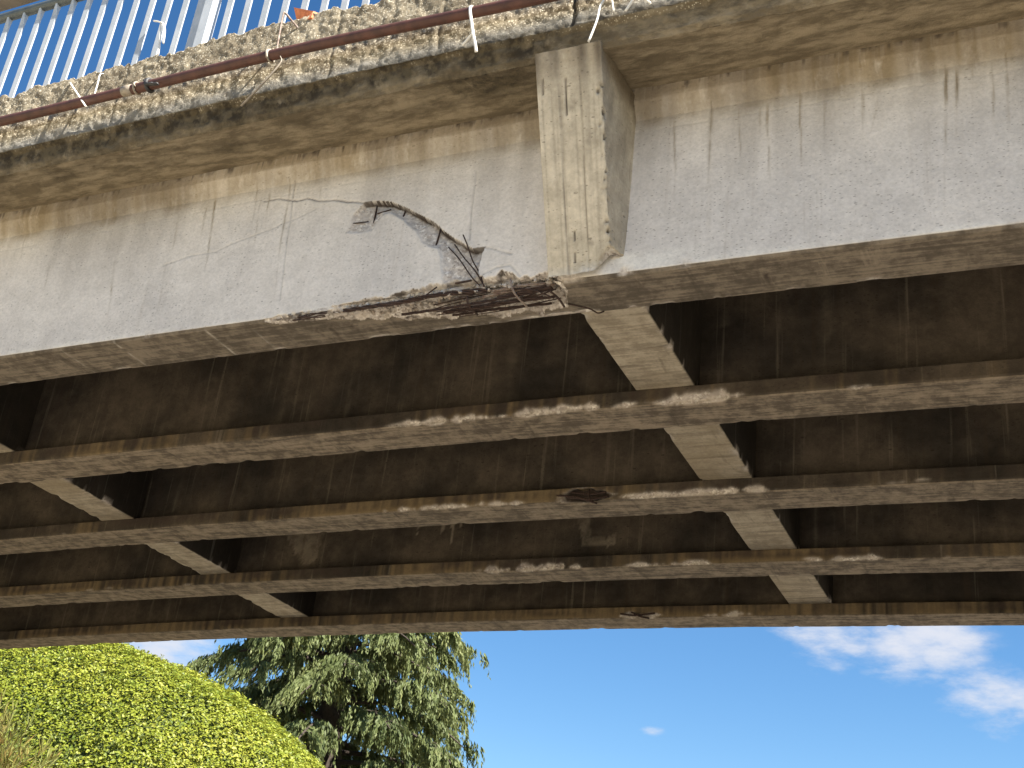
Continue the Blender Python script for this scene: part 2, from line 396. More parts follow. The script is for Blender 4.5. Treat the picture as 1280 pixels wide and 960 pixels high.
GZ = np.where(np.abs(GX + 2.5) < 7.5, np.minimum(GZ, 0) - 0.02, GZ)
o = make_mesh('ground', np.stack([GX, GY, GZ], -1), grid_faces(len(xs), len(ys))[:, ::-1].copy(), M['ground'], origin=(0, 0, 0), smooth=True); tag(o, kind='structure')
def strip(name, x0, x1, z, mat, y0=-70, y1=70):
    yy = np.arange(y0, y1 + 1, 5.0); V = np.array([[(x0, y, z), (x1, y, z)] for y in yy])
    o = make_mesh(name, V, grid_faces(len(yy), 2)[:, ::-1].copy(), mat, origin=((x0 + x1) / 2, 0, z)); tag(o, kind='structure'); return o
strip('road', -6.4, 1.4, 0.0, M['asphalt'])
strip('lane_marking', -2.56, -2.44, 0.004, M['paint'])
strip('edge_line', -6.1, -5.98, 0.004, M['paint']); strip('edge_line', 0.98, 1.1, 0.004, M['paint'])
for xa, xb in ((-6.55, -6.4), (1.4, 1.55)):
    o = MB().box(xa, xb, -70, 70, -0.05, 0.13).build('kerb', M['kerb']); tag(o, kind='structure')
strip('verge', -9.2, -6.55, 0.11, M['gravel']); strip('verge', 1.55, 5.6, 0.11, M['gravel'])

# ------------------------------------------------------------------ the bridge
bridge = empty('bridge', (-2.65, 6.8, 0))
tag(bridge, 'grey concrete road overpass seen from below, five beams with a broken outer edge', 'bridge')
SOF = 4.41            # soffit level, flat frame (before the crest is applied)
XL, XR = -15.5, 10.5

def profile(corners, steps, eps=0.004):
    """resample a (y, z) polyline; extra points sit right beside each corner so smooth shading keeps the arris"""
    out = [corners[0]]
    for (a, b_, st) in zip(corners[:-1], corners[1:], steps):
        a = np.array(a); b_ = np.array(b_); l = np.linalg.norm(b_ - a); n_ = max(1, int(round(l / st)))
        ts = list(np.linspace(0, 1, n_ + 1)[1:])
        if l > 4 * eps: ts = [eps / l] + [t for t in ts[:-1] if eps / l * 1.5 < t < 1 - eps / l * 1.5] + [1 - eps / l, 1.0]
        out += [tuple(a + (b_ - a) * t) for t in ts]
    return np.array(out)

# ---- outer girder: its outside face is flush, the lower arris has been torn off by a vehicle strike
UP = [(-3.03, 5.016), (-2.962, 5.013), (-2.869, 4.987), (-2.772, 4.933), (-2.676, 4.871), (-2.59, 4.807), (-2.508, 4.731), (-2.44, 4.681), (-2.386, 4.647), (-2.331, 4.651), (-2.346, 4.615), (-2.352, 4.535), (-2.339, 4.47)]
LO = [(-2.336, 4.444), (-2.489, 4.449), (-2.543, 4.486), (-2.532, 4.527), (-2.557, 4.638), (-2.585, 4.686), (-2.653, 4.719), (-2.707, 4.795), (-2.785, 4.875), (-2.868, 4.931), (-2.903, 4.928), (-2.931, 4.887), (-2.954, 4.844), (-3.029, 4.838), (-3.104, 4.855), (-3.084, 4.941)]
CRACKS = [([(-3.643, 5.136), (-3.545, 5.133), (-3.431, 5.098), (-3.371, 5.106), (-3.295, 5.078), (-3.199, 5.065), (-3.101, 5.033), (-3.03, 5.016)], 1.0),
          ([(-4.199, 4.836), (-4.028, 4.868), (-3.877, 4.869), (-3.735, 4.913), (-3.551, 4.954), (-3.308, 5.027)], 0.5),
          ([(-2.331, 4.651), (-2.188, 4.591)], 0.6), ([(-2.324, 4.505), (-2.26, 4.53), (-2.19, 4.536), (-2.136, 4.47)], 0.6),
          ([(-2.428, 5.087), (-2.425, 4.873), (-2.414, 4.703)], 0.6), ([(-3.468, 5.223), (-3.438, 4.821), (-3.408, 4.519)], 0.5),
          ([(-5.6, 5.12), (-4.6, 5.135), (-3.6, 5.15), (-2.0, 5.145)], 0.22), ([(-1.66, 5.15), (-0.6, 5.15), (0.6, 5.145)], 0.28)]
STREAKS = [(-1.046, 5.328, -1.037, 4.746, 1.0), (-0.903, 5.34, -0.901, 4.774, 0.9), (-0.808, 5.244, -0.809, 4.948, 0.6), (-0.644, 5.314, -0.651, 4.905, 1), (-0.583, 5.236, -0.615, 4.917, 0.7),
           (-0.319, 5.315, -0.345, 4.503, 1), (-0.268, 5.268, -0.289, 4.826, 1), (-0.214, 5.235, -0.229, 4.953, 0.7), (-0.14, 5.238, -0.163, 4.849, 0.9), (-0.091, 5.206, -0.105, 4.824, 0.9),
           (-1.306, 5.311, -1.295, 4.748, 1.8), (-1.458, 5.188, -1.437, 4.754, 0.7), (-1.4, 5.264, -1.388, 4.998, 0.6), (-1.169, 5.171, -1.161, 4.85, 0.5), (-1.081, 5.152, -1.079, 5.023, 0.7),
           (-3.624, 5.267, -3.60, 4.934, 1), (-3.676, 5.277, -3.64, 4.844, 0.8), (-3.705, 5.233, -3.66, 4.752, 0.6), (-3.954, 5.178, -3.92, 4.743, 0.9), (-4.004, 5.213, -3.99, 4.951, 0.6),
           (-3.50, 5.222, -3.45, 4.535, 0.8), (-4.177, 5.142, -4.15, 4.83, 0.5), (-5.276, 5.179, -5.25, 5.009, 0.6), (-5.018, 4.977, -4.99, 4.788, 0.6), (-4.531, 4.899, -4.48, 4.492, 0.8),
           (-4.182, 4.844, -4.14, 4.496, 0.5), (-3.239, 5.267, -3.23, 5.115, 0.5), (-3.307, 5.256, -3.29, 5.078, 0.5)]
YW = 4.255
corners = [(4.212, 5.372), (4.212, 5.30), (4.252, 5.215), (YW, SOF + 0.014), (YW + 0.014, SOF), (4.53, SOF), (4.545, SOF + 0.014), (4.545, SOF + 0.09), (4.43, SOF + 0.2), (4.43, 5.372)]
prof = profile(corners, [0.012, 0.012, 0.006, 0.006, 0.007, 0.01, 0.03, 0.06, 0.2])
gx = np.unique(np.round(np.concatenate([np.arange(XL, -5.8, 0.12), np.arange(-5.8, -3.5, 0.0075), np.arange(-3.5, -1.95, 0.0048), np.arange(-1.95, 0.5, 0.0068), np.arange(0.5, XR + .01, 0.12)]), 5))
nx, npf = len(gx), len(prof)
X = np.repeat(gx[:, None], npf, 1); Y = np.repeat(prof[None, :, 0], nx, 0).copy(); Z = np.repeat(prof[None, :, 1], nx, 0).copy()
arc = np.concatenate([[0], np.cumsum(np.linalg.norm(np.diff(prof, axis=0), axis=1))])
i_corner = int(np.argmin(np.abs(prof[:, 0] - YW) + np.abs(prof[:, 1] - SOF - 0.01))); i_far = int(np.argmin(np.hypot(prof[:, 0] - 4.53, prof[:, 1] - SOF)))
i_web0 = int(np.argmin(np.hypot(prof[:, 0] - 4.252, prof[:, 1] - 5.215)))
S = np.repeat((arc - arc[i_corner])[None, :], nx, 0)          # <0 up the web, >0 across the soffit
onweb = (np.arange(npf) <= i_corner)[None, :] & np.ones((nx, 1), bool)
onsof = ((np.arange(npf) > i_corner) & (np.arange(npf) <= i_far))[None, :] & np.ones((nx, 1), bool)
A = {k: np.zeros((nx, npf)) for k in ('broken', 'dirt', 'tan', 'pale', 'soffit')}
A['soffit'][:] = onsof
A['soffit'][:, i_far + 1:] = 0.9
n_mid = fbm(X, Y, Z, 9, 4, 1); n_fine = fbm(X, Y, Z, 45, 3, 2); n_lo = fbm(X, Y, Z, 1.3, 3, 3)
Y += 0.0025 * n_lo * onweb                                        # slight waviness of the formwork
Z += 0.002 * n_lo * onsof
# small nicks along the lower arris
nick = np.clip(fbm(X, 0 * X, 0 * X, 6, 4, 8) - 0.25, 0, 1) * np.exp(-(S / 0.018) ** 2)
Y += 0.02 * nick; Z += 0.02 * nick; A['broken'] = np.maximum(A['broken'], np.clip(nick * 3, 0, 1))
# spalled hollow
px_, pz_ = X + 0.006 * n_mid + 0.003 * n_fine, Z + 0.006 * fbm(X, Y, Z, 11, 3, 5)
poly = UP + LO
ins = inside(px_, pz_, poly) & onweb
du, _ = seg_dist(px_, pz_, UP); dl, _ = seg_dist(px_, pz_, LO)
depth = 0.031 * (dl / (du + dl + 1e-6)) ** 0.8 + 0.003
depth = depth * (1 + 0.35 * n_mid) + 0.005 * n_fine
Y += np.where(ins, np.clip(depth, 0.002, 0.08), 0)
edge_soft = np.where(ins, np.clip(dl / 0.02 + 0.25 + n_mid, 0.0, 1), 0)
A['broken'] = np.maximum(A['broken'], edge_soft)
rim = np.where(ins, np.exp(-(du / (0.008 + 0.006 * n_mid)) ** 2), np.where((du < 0.004) & onweb, 0.75, 0)) * np.clip(0.85 + 0.9 * n_mid, 0.25, 1)  # painted shadow line under the upper rim, mixed with rust stain
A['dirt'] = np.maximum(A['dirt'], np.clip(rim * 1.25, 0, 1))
A['tan'] = np.maximum(A['tan'], np.where(ins, 0.35 * np.exp(-(du / 0.04) ** 2), 0))
# cracks and joint lines
n_crk = fbm(X, Y, Z, 14, 3, 21)
for cp, w in CRACKS:
    d, _ = seg_dist(X + 0.006 * n_mid, Z + 0.008 * n_crk, cp)
    k = np.exp(-(d / 0.0042) ** 2) * onweb * w
    Y += 0.006 * k; A['dirt'] = np.maximum(A['dirt'], k * (0.55 + 0.5 * n_mid))
# torn lower arris
a_x = np.interp(gx, [-3.45, -3.36, -3.22, -3.03, -2.82, -2.61, -2.45, -2.33, -2.17, -1.98, -1.93], [0, 0.008, 0.017, 0.028, 0.037, 0.05, 0.064, 0.07, 0.066, 0.045, 0])
b_x = np.interp(gx, [-3.5, -3.41, -3.28, -3.07, -2.89, -2.65, -2.46, -2.27, -2.07, -1.98, -1.9], [0, 0.05, 0.04, 0.075, 0.12, 0.15, 0.19, 0.23, 0.23, 0.2, 0])
d_x = np.interp(gx, [-3.5, -3.3, -3.0, -2.6, -2.3, -2.0, -1.93], [0, 0.010, 0.022, 0.036, 0.058, 0.058, 0])
wob = fbm(gx, 0, 0, 17, 4, 31); a_x = a_x * (1 + 0.65 * wob); b_x = b_x * (1 + 0.30 * fbm(gx, 3, 0, 16, 3, 32))
Sn = S + 0.014 * n_mid
tw = np.where(Sn < 0, 1 + Sn / (a_x[:, None] + 1e-6), 1 - Sn / (b_x[:, None] + 1e-6))
inb = (tw > 0) & (onweb | onsof) & (d_x[:, None] > 0.001)
dep = d_x[:, None] * np.clip(tw * 3.2, 0, 1) * (1 + 0.45 * n_mid) + 0.016 * n_fine
dep = np.where(inb, np.clip(dep, 0.001, 0.11), 0)
strat = 0.010 * (np.floor(6 * fbm(X * 0.5, Y * 3, Z * 3, 7, 3, 40)) / 3.0)
dep = np.where(inb, np.clip(dep + strat * np.clip(tw * 3, 0, 1), 0.001, 0.12), 0)
Y += dep * np.where(S < 0.02, 0.85, 0.35); Z += dep * np.where(S > -0.02, 0.9, 0.25)
A['broken'] = np.maximum(A['broken'], np.where(inb, 1.0, 0))
A['pale'] = np.maximum(A['pale'], np.where(inb, np.clip(fbm(X, Y, Z, 16, 3, 44) * 2.2 - 0.35, 0, 0.8), 0) * (gx[:, None] < -2.2))
A['tan'] = np.maximum(A['tan'], np.where(inb & (S > 0.08), 0.45, 0))
A['broken'] = np.where(A['pale'] > 0.2, A['broken'] * 0.4, A['broken'])
A['dirt'] = np.maximum(A['dirt'], np.where(inb, np.clip(fbm(X * 0.6, Y * 2, Z * 3, 20, 3, 51) * 2.8 - 0.3, 0, 0.85), 0))
# chipped far arris of the soffit next to the bracket
far_s = arc[i_far] - arc[i_corner]
fk = np.exp(-((S - far_s) / 0.02) ** 2) * np.clip(fbm(X, 0 * X, 0 * X, 9, 3, 61) + np.where((X > -2.4) & (X < -1.9), 0.4, -0.25), 0, 1)
Z += 0.022 * fk * (S <= far_s + .02); A['broken'] = np.maximum(A['broken'], np.clip(fk * 2, 0, 1))
# stain band under the seam, with dribbles, and individual dark runs
zt = Z
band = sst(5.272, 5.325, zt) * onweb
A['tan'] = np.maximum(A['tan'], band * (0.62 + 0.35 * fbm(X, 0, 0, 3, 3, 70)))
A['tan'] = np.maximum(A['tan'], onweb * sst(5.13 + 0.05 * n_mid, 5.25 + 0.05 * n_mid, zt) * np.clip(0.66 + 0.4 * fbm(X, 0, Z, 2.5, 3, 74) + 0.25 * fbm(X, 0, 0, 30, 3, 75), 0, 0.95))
drib = np.clip(fbm(X, 0 * X, 0 * X, 22, 4, 71) * 1.6 + 0.1, 0, 1)
grime_shade = np.clip(0.5 + 0.9 * fbm(X, 0, 0, 7, 4, 77) + 0.5 * fbm(X, 0, 0, 1.1, 2, 78), 0, 1)     # uneven grime runs, also painting in the overhang's shade on the upper face
A['dirt'] = np.maximum(A['dirt'], onweb * 0.52 * grime_shade * sst(4.92 - 0.36 * grime_shade, 5.33, zt) * np.clip(0.8 + 0.5 * n_lo, 0, 1))
A['tan'] = np.maximum(A['tan'], onweb * drib * 0.55 * sst(5.30 - 0.22 * drib, 5.33, zt))
seam = np.clip(fbm(X, 0 * X, 0 * X, 24, 3, 72) * 2.0 + 0.25 + 0.5 * fbm(X, 0 * X, 0 * X, 0.9, 2, 73), 0, 1)
A['dirt'] = np.maximum(A['dirt'], onweb * seam * sst(5.338 - 0.03 * seam + 0.02 * n_mid, 5.368, zt) * np.clip(0.65 + 0.9 * n_fine + 0.6 * n_mid, 0, 0.95))
drops = np.clip(fbm(X, 0 * X, 0 * X, 60, 2, 76) * 2.2 - 0.4, 0, 1)
A['dirt'] = np.maximum(A['dirt'], onweb * drops * 0.7 * sst(5.365 - 0.06 * drops, 5.35, zt) * (zt > 5.29))
for x0, z0, x1, z1, w in STREAKS:
    c_ = slice(*np.searchsorted(gx, (min(x0, x1) - 0.06, max(x0, x1) + 0.06)))
    Xs, zs_, ow = X[c_], zt[c_], onweb[c_]
    t = np.clip((z0 - zs_) / (z0 - z1), 0, 1); cx = x0 + (x1 - x0) * t + 0.016 * fbm(0 * Xs + x0 * 9, 0 * Xs, zs_, 3.5, 4, 80)
    k = np.exp(-((Xs - cx) / (0.0048 * (0.7 + 0.6 * w) * (1.25 - 0.7 * t))) ** 2) * ow * (zs_ < z0 + 0.02) * (zs_ > z1) * (1 - t ** 3) * np.clip(0.55 + 0.9 * fbm(Xs * 0 + x0 * 5, 0 * Xs, zs_, 8, 3, 81), 0, 1)
    A['tan'][c_] = np.maximum(A['tan'][c_], np.clip(k * 1.1 * min(w, 1.2), 0, 1)); A['dirt'][c_] = np.maximum(A['dirt'][c_], 0.3 * k * w * np.exp(-((Xs - cx) / 0.0035) ** 2))
# pale scuffed strip along the lower arris
A['pale'] = np.maximum(A['pale'], onweb * sst(-0.03, -0.012, S) * np.clip(0.35 + 0.7 * fbm(X, Y, Z, 8, 3, 90), 0, 0.6) * (A['broken'] < 0.3))
A['pale'] = np.maximum(A['pale'], onweb * sst(-2.0, -1.9, X) * sst(-1.2, -1.55, X) * sst(4.53, 4.49, Z + 0.012 * n_mid) * 0.75)
# lime lines and scrapes across the soffit
for x0, w in ((-3.83, 0.5), (-3.58, 0.3), (-4.75, 0.2), (-1.2, 0.0), (-4.4, 0.5)):
    A['pale'] = np.maximum(A['pale'], onsof * np.exp(-((X - x0 - 0.02 * (Y - 4.3)) / 0.006) ** 2) * w * np.clip(0.4 + fbm(X, Y, 0, 20, 2, 93), 0, 1))
for x0, w in ((-1.06, 0.9), (-3.25, 0.6), (-3.05, 0.8), (-2.93, 0.5), (-2.55, 0.7), (-4.1, 0.4), (-4.9, 0.5), (-3.17, 0.8)):
    A['dirt'] = np.maximum(A['dirt'], onsof * np.exp(-((X - x0 - 0.05 * fbm(0 * X, Y, 0, 12, 2, 95)) / 0.011) ** 2) * w * np.clip(0.3 + 1.3 * fbm(X, Y, 0, 12, 3, 97), 0, 1))
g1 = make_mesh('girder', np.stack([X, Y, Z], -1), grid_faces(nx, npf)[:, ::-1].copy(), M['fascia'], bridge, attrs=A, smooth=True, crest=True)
tag(g1, label='outer concrete girder with pale face, spalled hollow and torn lower edge')

def rod(name, pts, r, mat, parent, n=7, k=5, crest=True, flat=1.0, smooth=True):
    P = spline(pts, k) if len(pts) > 2 else [tuple(np.array(pts[0]) * (1 - t) + np.array(pts[1]) * t) for t in np.linspace(0, 1, 5)]
    return MB().tube(P, r, n, True, flat).build(name, mat, parent, smooth=smooth, crest=crest)
def pts(xz, y): return [(x, (y[i] if isinstance(y, (list, tuple)) else y), z) for i, (x, z) in enumerate(xz)]
# exposed prestressing strands (each strand a few twisted wires), loose wires and stirrups
def strand(xz, y, r=0.0075, wires=3, mat='rust', pull=0.0):
    r *= 0.86
    P = np.array(spline(pts(xz, y), 10)); mb = MB(); L = np.concatenate([[0], np.cumsum(np.linalg.norm(np.diff(P, axis=0), axis=1))])
    for k in range(wires):
        ph = 2 * math.pi * k / wires + L * 34; off = np.stack([0 * L, np.cos(ph) * r * 0.75, np.sin(ph) * r * 0.75], -1)
        e = min(1, 1) * pull * np.clip((L / L[-1] - 0.85) / 0.15, 0, 1)[:, None] * np.array([[0, math.cos(2.1 * k), math.sin(2.1 * k)]])
        mb.tube([tuple(q) for q in (P + off + e)], r * 0.62, 6)
    return mb.build('strand', M[mat], g1, smooth=True, crest=True)
strand([(-3.027, 4.406), (-2.856, 4.413), (-2.71, 4.419), (-2.548, 4.436), (-2.367, 4.44), (-2.296, 4.443)], [4.252, 4.256, 4.262, 4.268, 4.278, 4.30], 0.0095, 3)
strand([(-2.80, 4.411), (-2.66, 4.424), (-2.53, 4.432), (-2.37, 4.432)], [4.262, 4.256, 4.262, 4.285], 0.0075, 3, 'rust_dark')
strand([(-2.744, 4.382), (-2.497, 4.384), (-2.337, 4.388), (-2.183, 4.40), (-1.993, 4.415)], [4.31, 4.305, 4.30, 4.30, 4.305], 0.0065, 3, 'rust_dark')
strand([(-3.283, 4.407), (-3.20, 4.411), (-3.125, 4.414)], [4.258, 4.252, 4.258], 0.006, 2)
strand([(-3.312, 4.397), (-3.22, 4.397), (-3.135, 4.400)], [4.264, 4.258, 4.264], 0.006, 2)
strand([(-2.547, 4.389), (-2.385, 4.383), (-2.189, 4.388), (-1.986, 4.392)], [4.345, 4.335, 4.33, 4.335], 0.0065, 3, 'rust_dark')
strand([(-2.52, 4.392), (-2.28, 4.390), (-2.027, 4.388)], [4.385, 4.375, 4.38], 0.006, 3, 'rust_dark')
strand([(-2.287, 4.43), (-2.14, 4.436), (-2.025, 4.436)], [4.29, 4.283, 4.29], 0.0062, 3, 'wire_grey')
strand([(-2.256, 4.40), (-2.103, 4.412), (-1.997, 4.418)], [4.297, 4.29, 4.297], 0.006, 3, 'rust')
strand([(-2.33, 4.415), (-2.2, 4.425), (-2.08, 4.425), (-1.99, 4.43)], [4.30, 4.295, 4.292, 4.30], 0.006, 3, 'wire_grey')
for xz, y in (([(-2.523, 4.685), (-2.449, 4.6), (-2.374, 4.496), (-2.337, 4.457)], [4.262, 4.25, 4.25, 4.268]), ([(-2.5, 4.704), (-2.43, 4.61), (-2.358, 4.523), (-2.313, 4.449)], [4.275, 4.25, 4.246, 4.27]),
              ([(-2.441, 4.723), (-2.412, 4.662), (-2.381, 4.584), (-2.34, 4.514), (-2.316, 4.448)], [4.236, 4.24, 4.25, 4.26, 4.27]), ([(-2.608, 4.427), (-2.57, 4.447), (-2.539, 4.46)], [4.255, 4.248, 4.24]),
              ([(-2.3, 4.40), (-2.19, 4.38), (-2.05, 4.40)], [4.33, 4.31, 4.33]), ([(-2.22, 4.44), (-2.12, 4.415), (-2.02, 4.425)], [4.285, 4.28, 4.29]), ([(-2.15, 4.43), (-2.06, 4.40), (-1.99, 4.375)], [4.29, 4.285, 4.32])):
    rod('wire', pts(xz, y), 0.0032, M['rust_dark'], g1)
for xz, y, r, mm in (([(-2.959, 4.994), (-2.961, 4.882)], 4.268, 0.0045, 'rust_dark'), ([(-2.585, 4.801), (-2.597, 4.71)], 4.272, 0.0045, 'rust_dark'), ([(-2.795, 4.937), (-2.802, 4.901)], 4.27, 0.0045, 'rust_dark'),
                 ([(-2.348, 4.628), (-2.356, 4.535)], 4.28, 0.0055, 'rust_dark'), ([(-2.951, 4.95), (-2.877, 4.961)], 4.27, 0.0035, 'rust'), ([(-2.461, 4.483), (-2.381, 4.488)], 4.265, 0.005, 'rust'),
                 ([(-3.101, 4.911), (-2.988, 4.905)], 4.262, 0.003, 'rust_dark'), ([(-2.185, 4.464), (-2.165, 4.401), (-2.135, 4.372)], [4.262, 4.272, 4.36], 0.0052, 'wire_grey'),
                 ([(-2.402, 4.42), (-2.40, 4.385), (-2.395, 4.382)], [4.285, 4.305, 4.39], 0.0052, 'rust'), ([(-2.008, 4.405), (-1.979, 4.385), (-1.973, 4.375)], [4.30, 4.34, 4.40], 0.005, 'rust'),
                 ([(-1.97, 4.407), (-1.885, 4.395), (-1.853, 4.385), (-1.823, 4.39)], [4.43, 4.47, 4.50, 4.50], 0.0036, 'rust_dark')):
    rod('stirrup', pts(xz, y), r, M[mm], g1)
for k in range(16):
    x0 = rng.uniform(-2.62, -2.12); x1 = min(x0 + rng.uniform(0.15, 0.45), -1.985); y0_ = rng.uniform(4.283, 4.40); zz = np.interp(y0_, [4.28, 4.33, 4.40], [4.44, 4.408, 4.396]) + rng.uniform(-0.012, 0.008)
    rod('wire', [(x0, y0_ + rng.uniform(-.01, .01), zz - 0.008), ((x0 + x1) / 2, y0_ - 0.006, zz + rng.uniform(-.012, .006)), (x1, y0_ + rng.uniform(-.01, .012), zz + 0.012)], rng.uniform(0.0022, 0.004), M['wire_grey' if k % 3 == 0 else 'rust_dark'], g1, n=5, k=4)
# loosened concrete crumbs that cling in the break
mb = MB()
for k in range(260):
    x = rng.uniform(-3.3, -1.98); s_ = rng.uniform(0.004, 0.013)
    bx = np.interp(x, [-3.3, -2.9, -2.3, -2.0], [0.04, 0.09, 0.2, 0.2]); y = YW + 0.012 + rng.uniform(0, 1) ** 1.4 * bx; z = SOF + 0.012 + np.interp(x, [-3.3, -2.5, -2.0], [0.004, 0.03, 0.04]) * rng.uniform(0.2, 1.0) * (1 if y < YW + .06 else .6)
    q = rng.normal(size=(8, 3)); c8 = np.array([[a, b_, c_] for a in (-1, 1) for b_ in (-1, 1) for c_ in (-1, 1)]) * s_ * (1 + 0.35 * q) * 0.6 + (x, y, z)
    mb.add(c8, [(0, 1, 3, 2), (4, 6, 7, 5), (0, 4, 5, 1), (2, 3, 7, 6), (0, 2, 6, 4), (1, 5, 7, 3)])
M['crumb'] = simple('broken_concrete_crumbs', (0.55, 0.50, 0.44), 0.9, col2=(0.28, 0.22, 0.17), scale=55)
o = mb.build('concrete_crumbs', M['crumb'], g1, crest=True); tag(o, kind='stuff')

# ---- inner girders: full I sections
def inner_girder(yc, seed, chips=(), leaks=(), runs=()):
    cs = [(yc - 0.07, 5.36), (yc - 0.07, SOF + 0.096), (yc - 0.15, SOF + 0.087), (yc - 0.15, SOF + 0.012), (yc - 0.138, SOF), (yc + 0.138, SOF), (yc + 0.15, SOF + 0.012), (yc + 0.15, SOF + 0.087), (yc + 0.07, SOF + 0.096), (yc + 0.07, 5.36)]
    pf = profile(cs, [0.022, 0.05, 0.009, 0.008, 0.016, 0.02, 0.04, 0.08, 0.3])
    gx = np.unique(np.round(np.concatenate([np.arange(XL, -10.5, 0.25), np.arange(-10.5, 0.6, 0.016), np.arange(0.6, XR + .01, 0.25)]), 4))
    n_, k_ = len(gx), len(pf)
    X = np.repeat(gx[:, None], k_, 1); Y = np.repeat(pf[None, :, 0], n_, 0).copy(); Z = np.repeat(pf[None, :, 1], n_, 0).copy()
    arc = np.concatenate([[0], np.cumsum(np.linalg.norm(np.diff(pf, axis=0), axis=1))])
    ic = int(np.argmin(np.hypot(pf[:, 0] - yc + 0.144, pf[:, 1] - SOF - 0.006))); iff = int(np.argmin(np.hypot(pf[:, 0] - yc - 0.138, pf[:, 1] - SOF))); iw = int(np.argmin(np.hypot(pf[:, 0] - yc + 0.07, pf[:, 1] - SOF - 0.096)))
    S = np.repeat((arc - arc[ic])[None], n_, 0); far_s = arc[iff] - arc[ic]
    idx = np.arange(k_)[None, :]; web = (idx <= iw) & np.ones((n_, 1), bool); side = (idx > iw) & (idx <= ic) & np.ones((n_, 1), bool); sof = (idx > ic) & (idx <= iff) & np.ones((n_, 1), bool)
    A = {k: np.zeros((n_, k_)) for k in ('broken', 'dirt', 'tan', 'pale', 'soffit')}
    A['soffit'][:] = sof
    nm = fbm(X, Y, Z, 8, 4, seed); nf = fbm(X, Y, Z, 30, 3, seed + 1); nl = fbm(X, Y * 0, Z * 0, 0.8, 3, seed + 2)
    Y += 0.003 * fbm(X, Y, Z, 2, 3, seed + 3) * web; Z += 0.004 * nl * sof + 0.0015 * nm * sof
    ch = np.clip(fbm(X, 0 * X, 0 * X, 4.5, 4, seed + 5) - 0.50, 0, 1) * 0.7
    for x0, x1, st in chips: ch = np.maximum(ch, st * sst(x0 - 0.08, x0 + 0.04, X) * sst(x1 + 0.08, x1 - 0.04, X) * np.clip(0.55 + 1.2 * fbm(X, 0 * X, 0 * X, 12, 3, seed + 6), 0, 1))
    near = np.exp(-((S + 0.004 + 0.016 * nm + 0.012 * fbm(X, 0, 0, 5, 2, seed + 8)) / (0.007 + 0.022 * ch)) ** 2) * ch
    Y += 0.04 * near * (1 + 0.8 * nf); Z += 0.022 * near * (1 + nf)
    A['broken'] = np.maximum(A['broken'], np.clip(near * 3.2 + nm * 0.3 * (near > 0.1), 0, 0.9)); A['pale'] = np.maximum(A['pale'], np.clip(near * 1.6 - 0.25 + 0.7 * nf * (near > 0.15), 0, 0.5))
    fe = np.exp(-((S - far_s) / 0.016) ** 2) * np.clip(fbm(X, 0 * X, 0 * X, 10, 3, seed + 9) - 0.25, 0, 1); Z += 0.03 * fe
    # side of the flange: tan lime drips over soot
    A['tan'] = np.maximum(A['tan'], side * np.clip(0.15 + 1.3 * fbm(X, 0 * X, 0 * X, 1.1, 2, seed + 11) + 0.8 * fbm(X, 0 * X, 0 * X, 28, 3, seed + 12), 0, 0.85))
    A['dirt'] = np.maximum(A['dirt'], side * np.clip(1.4 * fbm(X, 0 * X, Z * 3, 3, 3, seed + 13) + 0.1 + 0.7 * fbm(X, 0 * X, 0 * X, 40, 2, seed + 14), 0, 0.8) * sst(SOF + 0.01, SOF + 0.05, Z))
    # lime scrapes and dark scrapes across the soffit
    r2 = np.random.default_rng(seed + 77)
    def cols(x0, pad): return slice(*np.searchsorted(gx, (x0 - pad, x0 + pad)))
    for k in range(34):
        x0 = r2.uniform(-9.5, 0.3); w = r2.uniform(0.3, 0.85); wd = r2.uniform(0.006, 0.018); c_ = cols(x0, 0.25); sl = r2.uniform(-.5, .1)
        mk = sof[c_] * np.exp(-((X[c_] - x0 - sl * (Y[c_] - yc)) / wd) ** 2) * np.clip(0.35 + 1.3 * fbm(X[c_], Y[c_], 0, 9, 3, seed + 20 + k), 0, 1) * w
        kk = 'pale' if k % 3 else 'dirt'; A[kk][c_] = np.maximum(A[kk][c_], mk * (0.6 if k % 3 else 0.8))
    # leaks on the web, hanging from the slab; narrower runs
    for outline, st in leaks:
        mk = inside(X + 0.015 * nm, Z + 0.02 * fbm(X * 2, 0 * X, Z * .4, 9, 2, seed + 60), outline) & web
        A['pale'] = np.maximum(A['pale'], mk * st * np.clip(0.75 + 0.5 * nm, 0, 1))
    for k in range(60):
        x0 = r2.uniform(-10, 0.4); l = r2.uniform(0.05, 0.7); wd = r2.choice([0.008, 0.014, 0.03]); st = r2.uniform(0.12, 0.42); zb = 5.3 - r2.uniform(0, .5); c_ = cols(x0, 0.12); Zc = Z[c_]
        mk = web[c_] * np.exp(-((X[c_] - x0 - 0.01 * fbm(0, 0, Zc, 5, 2, seed + k)) / wd) ** 2) * st * (Zc > zb - l) * np.clip(0.5 + fbm(X[c_] * 3, 0, Zc, 4, 2, seed + 31), 0, 1)
        kk = 'pale' if k % 3 == 0 else 'dirt'; A[kk][c_] = np.maximum(A[kk][c_], mk * (0.6 if k % 3 == 0 else 1.3))
    return X, Y, Z, S, A, nm, nf, (n_, k_), web, side, sof
def finish_girder(g, label=None):
    X, Y, Z, S, A, nm, nf, (n_, k_), *_ = g
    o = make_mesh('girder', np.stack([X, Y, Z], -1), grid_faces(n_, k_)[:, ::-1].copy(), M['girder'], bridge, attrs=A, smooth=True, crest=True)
    if label: tag(o, label=label)
    return o
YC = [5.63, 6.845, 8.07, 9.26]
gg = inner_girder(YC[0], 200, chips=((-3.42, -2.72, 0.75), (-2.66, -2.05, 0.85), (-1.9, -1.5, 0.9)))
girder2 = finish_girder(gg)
gg = inner_girder(YC[1], 300, chips=((-4.2, -3.2, 0.5), (-2.45, -1.6, 0.55)))
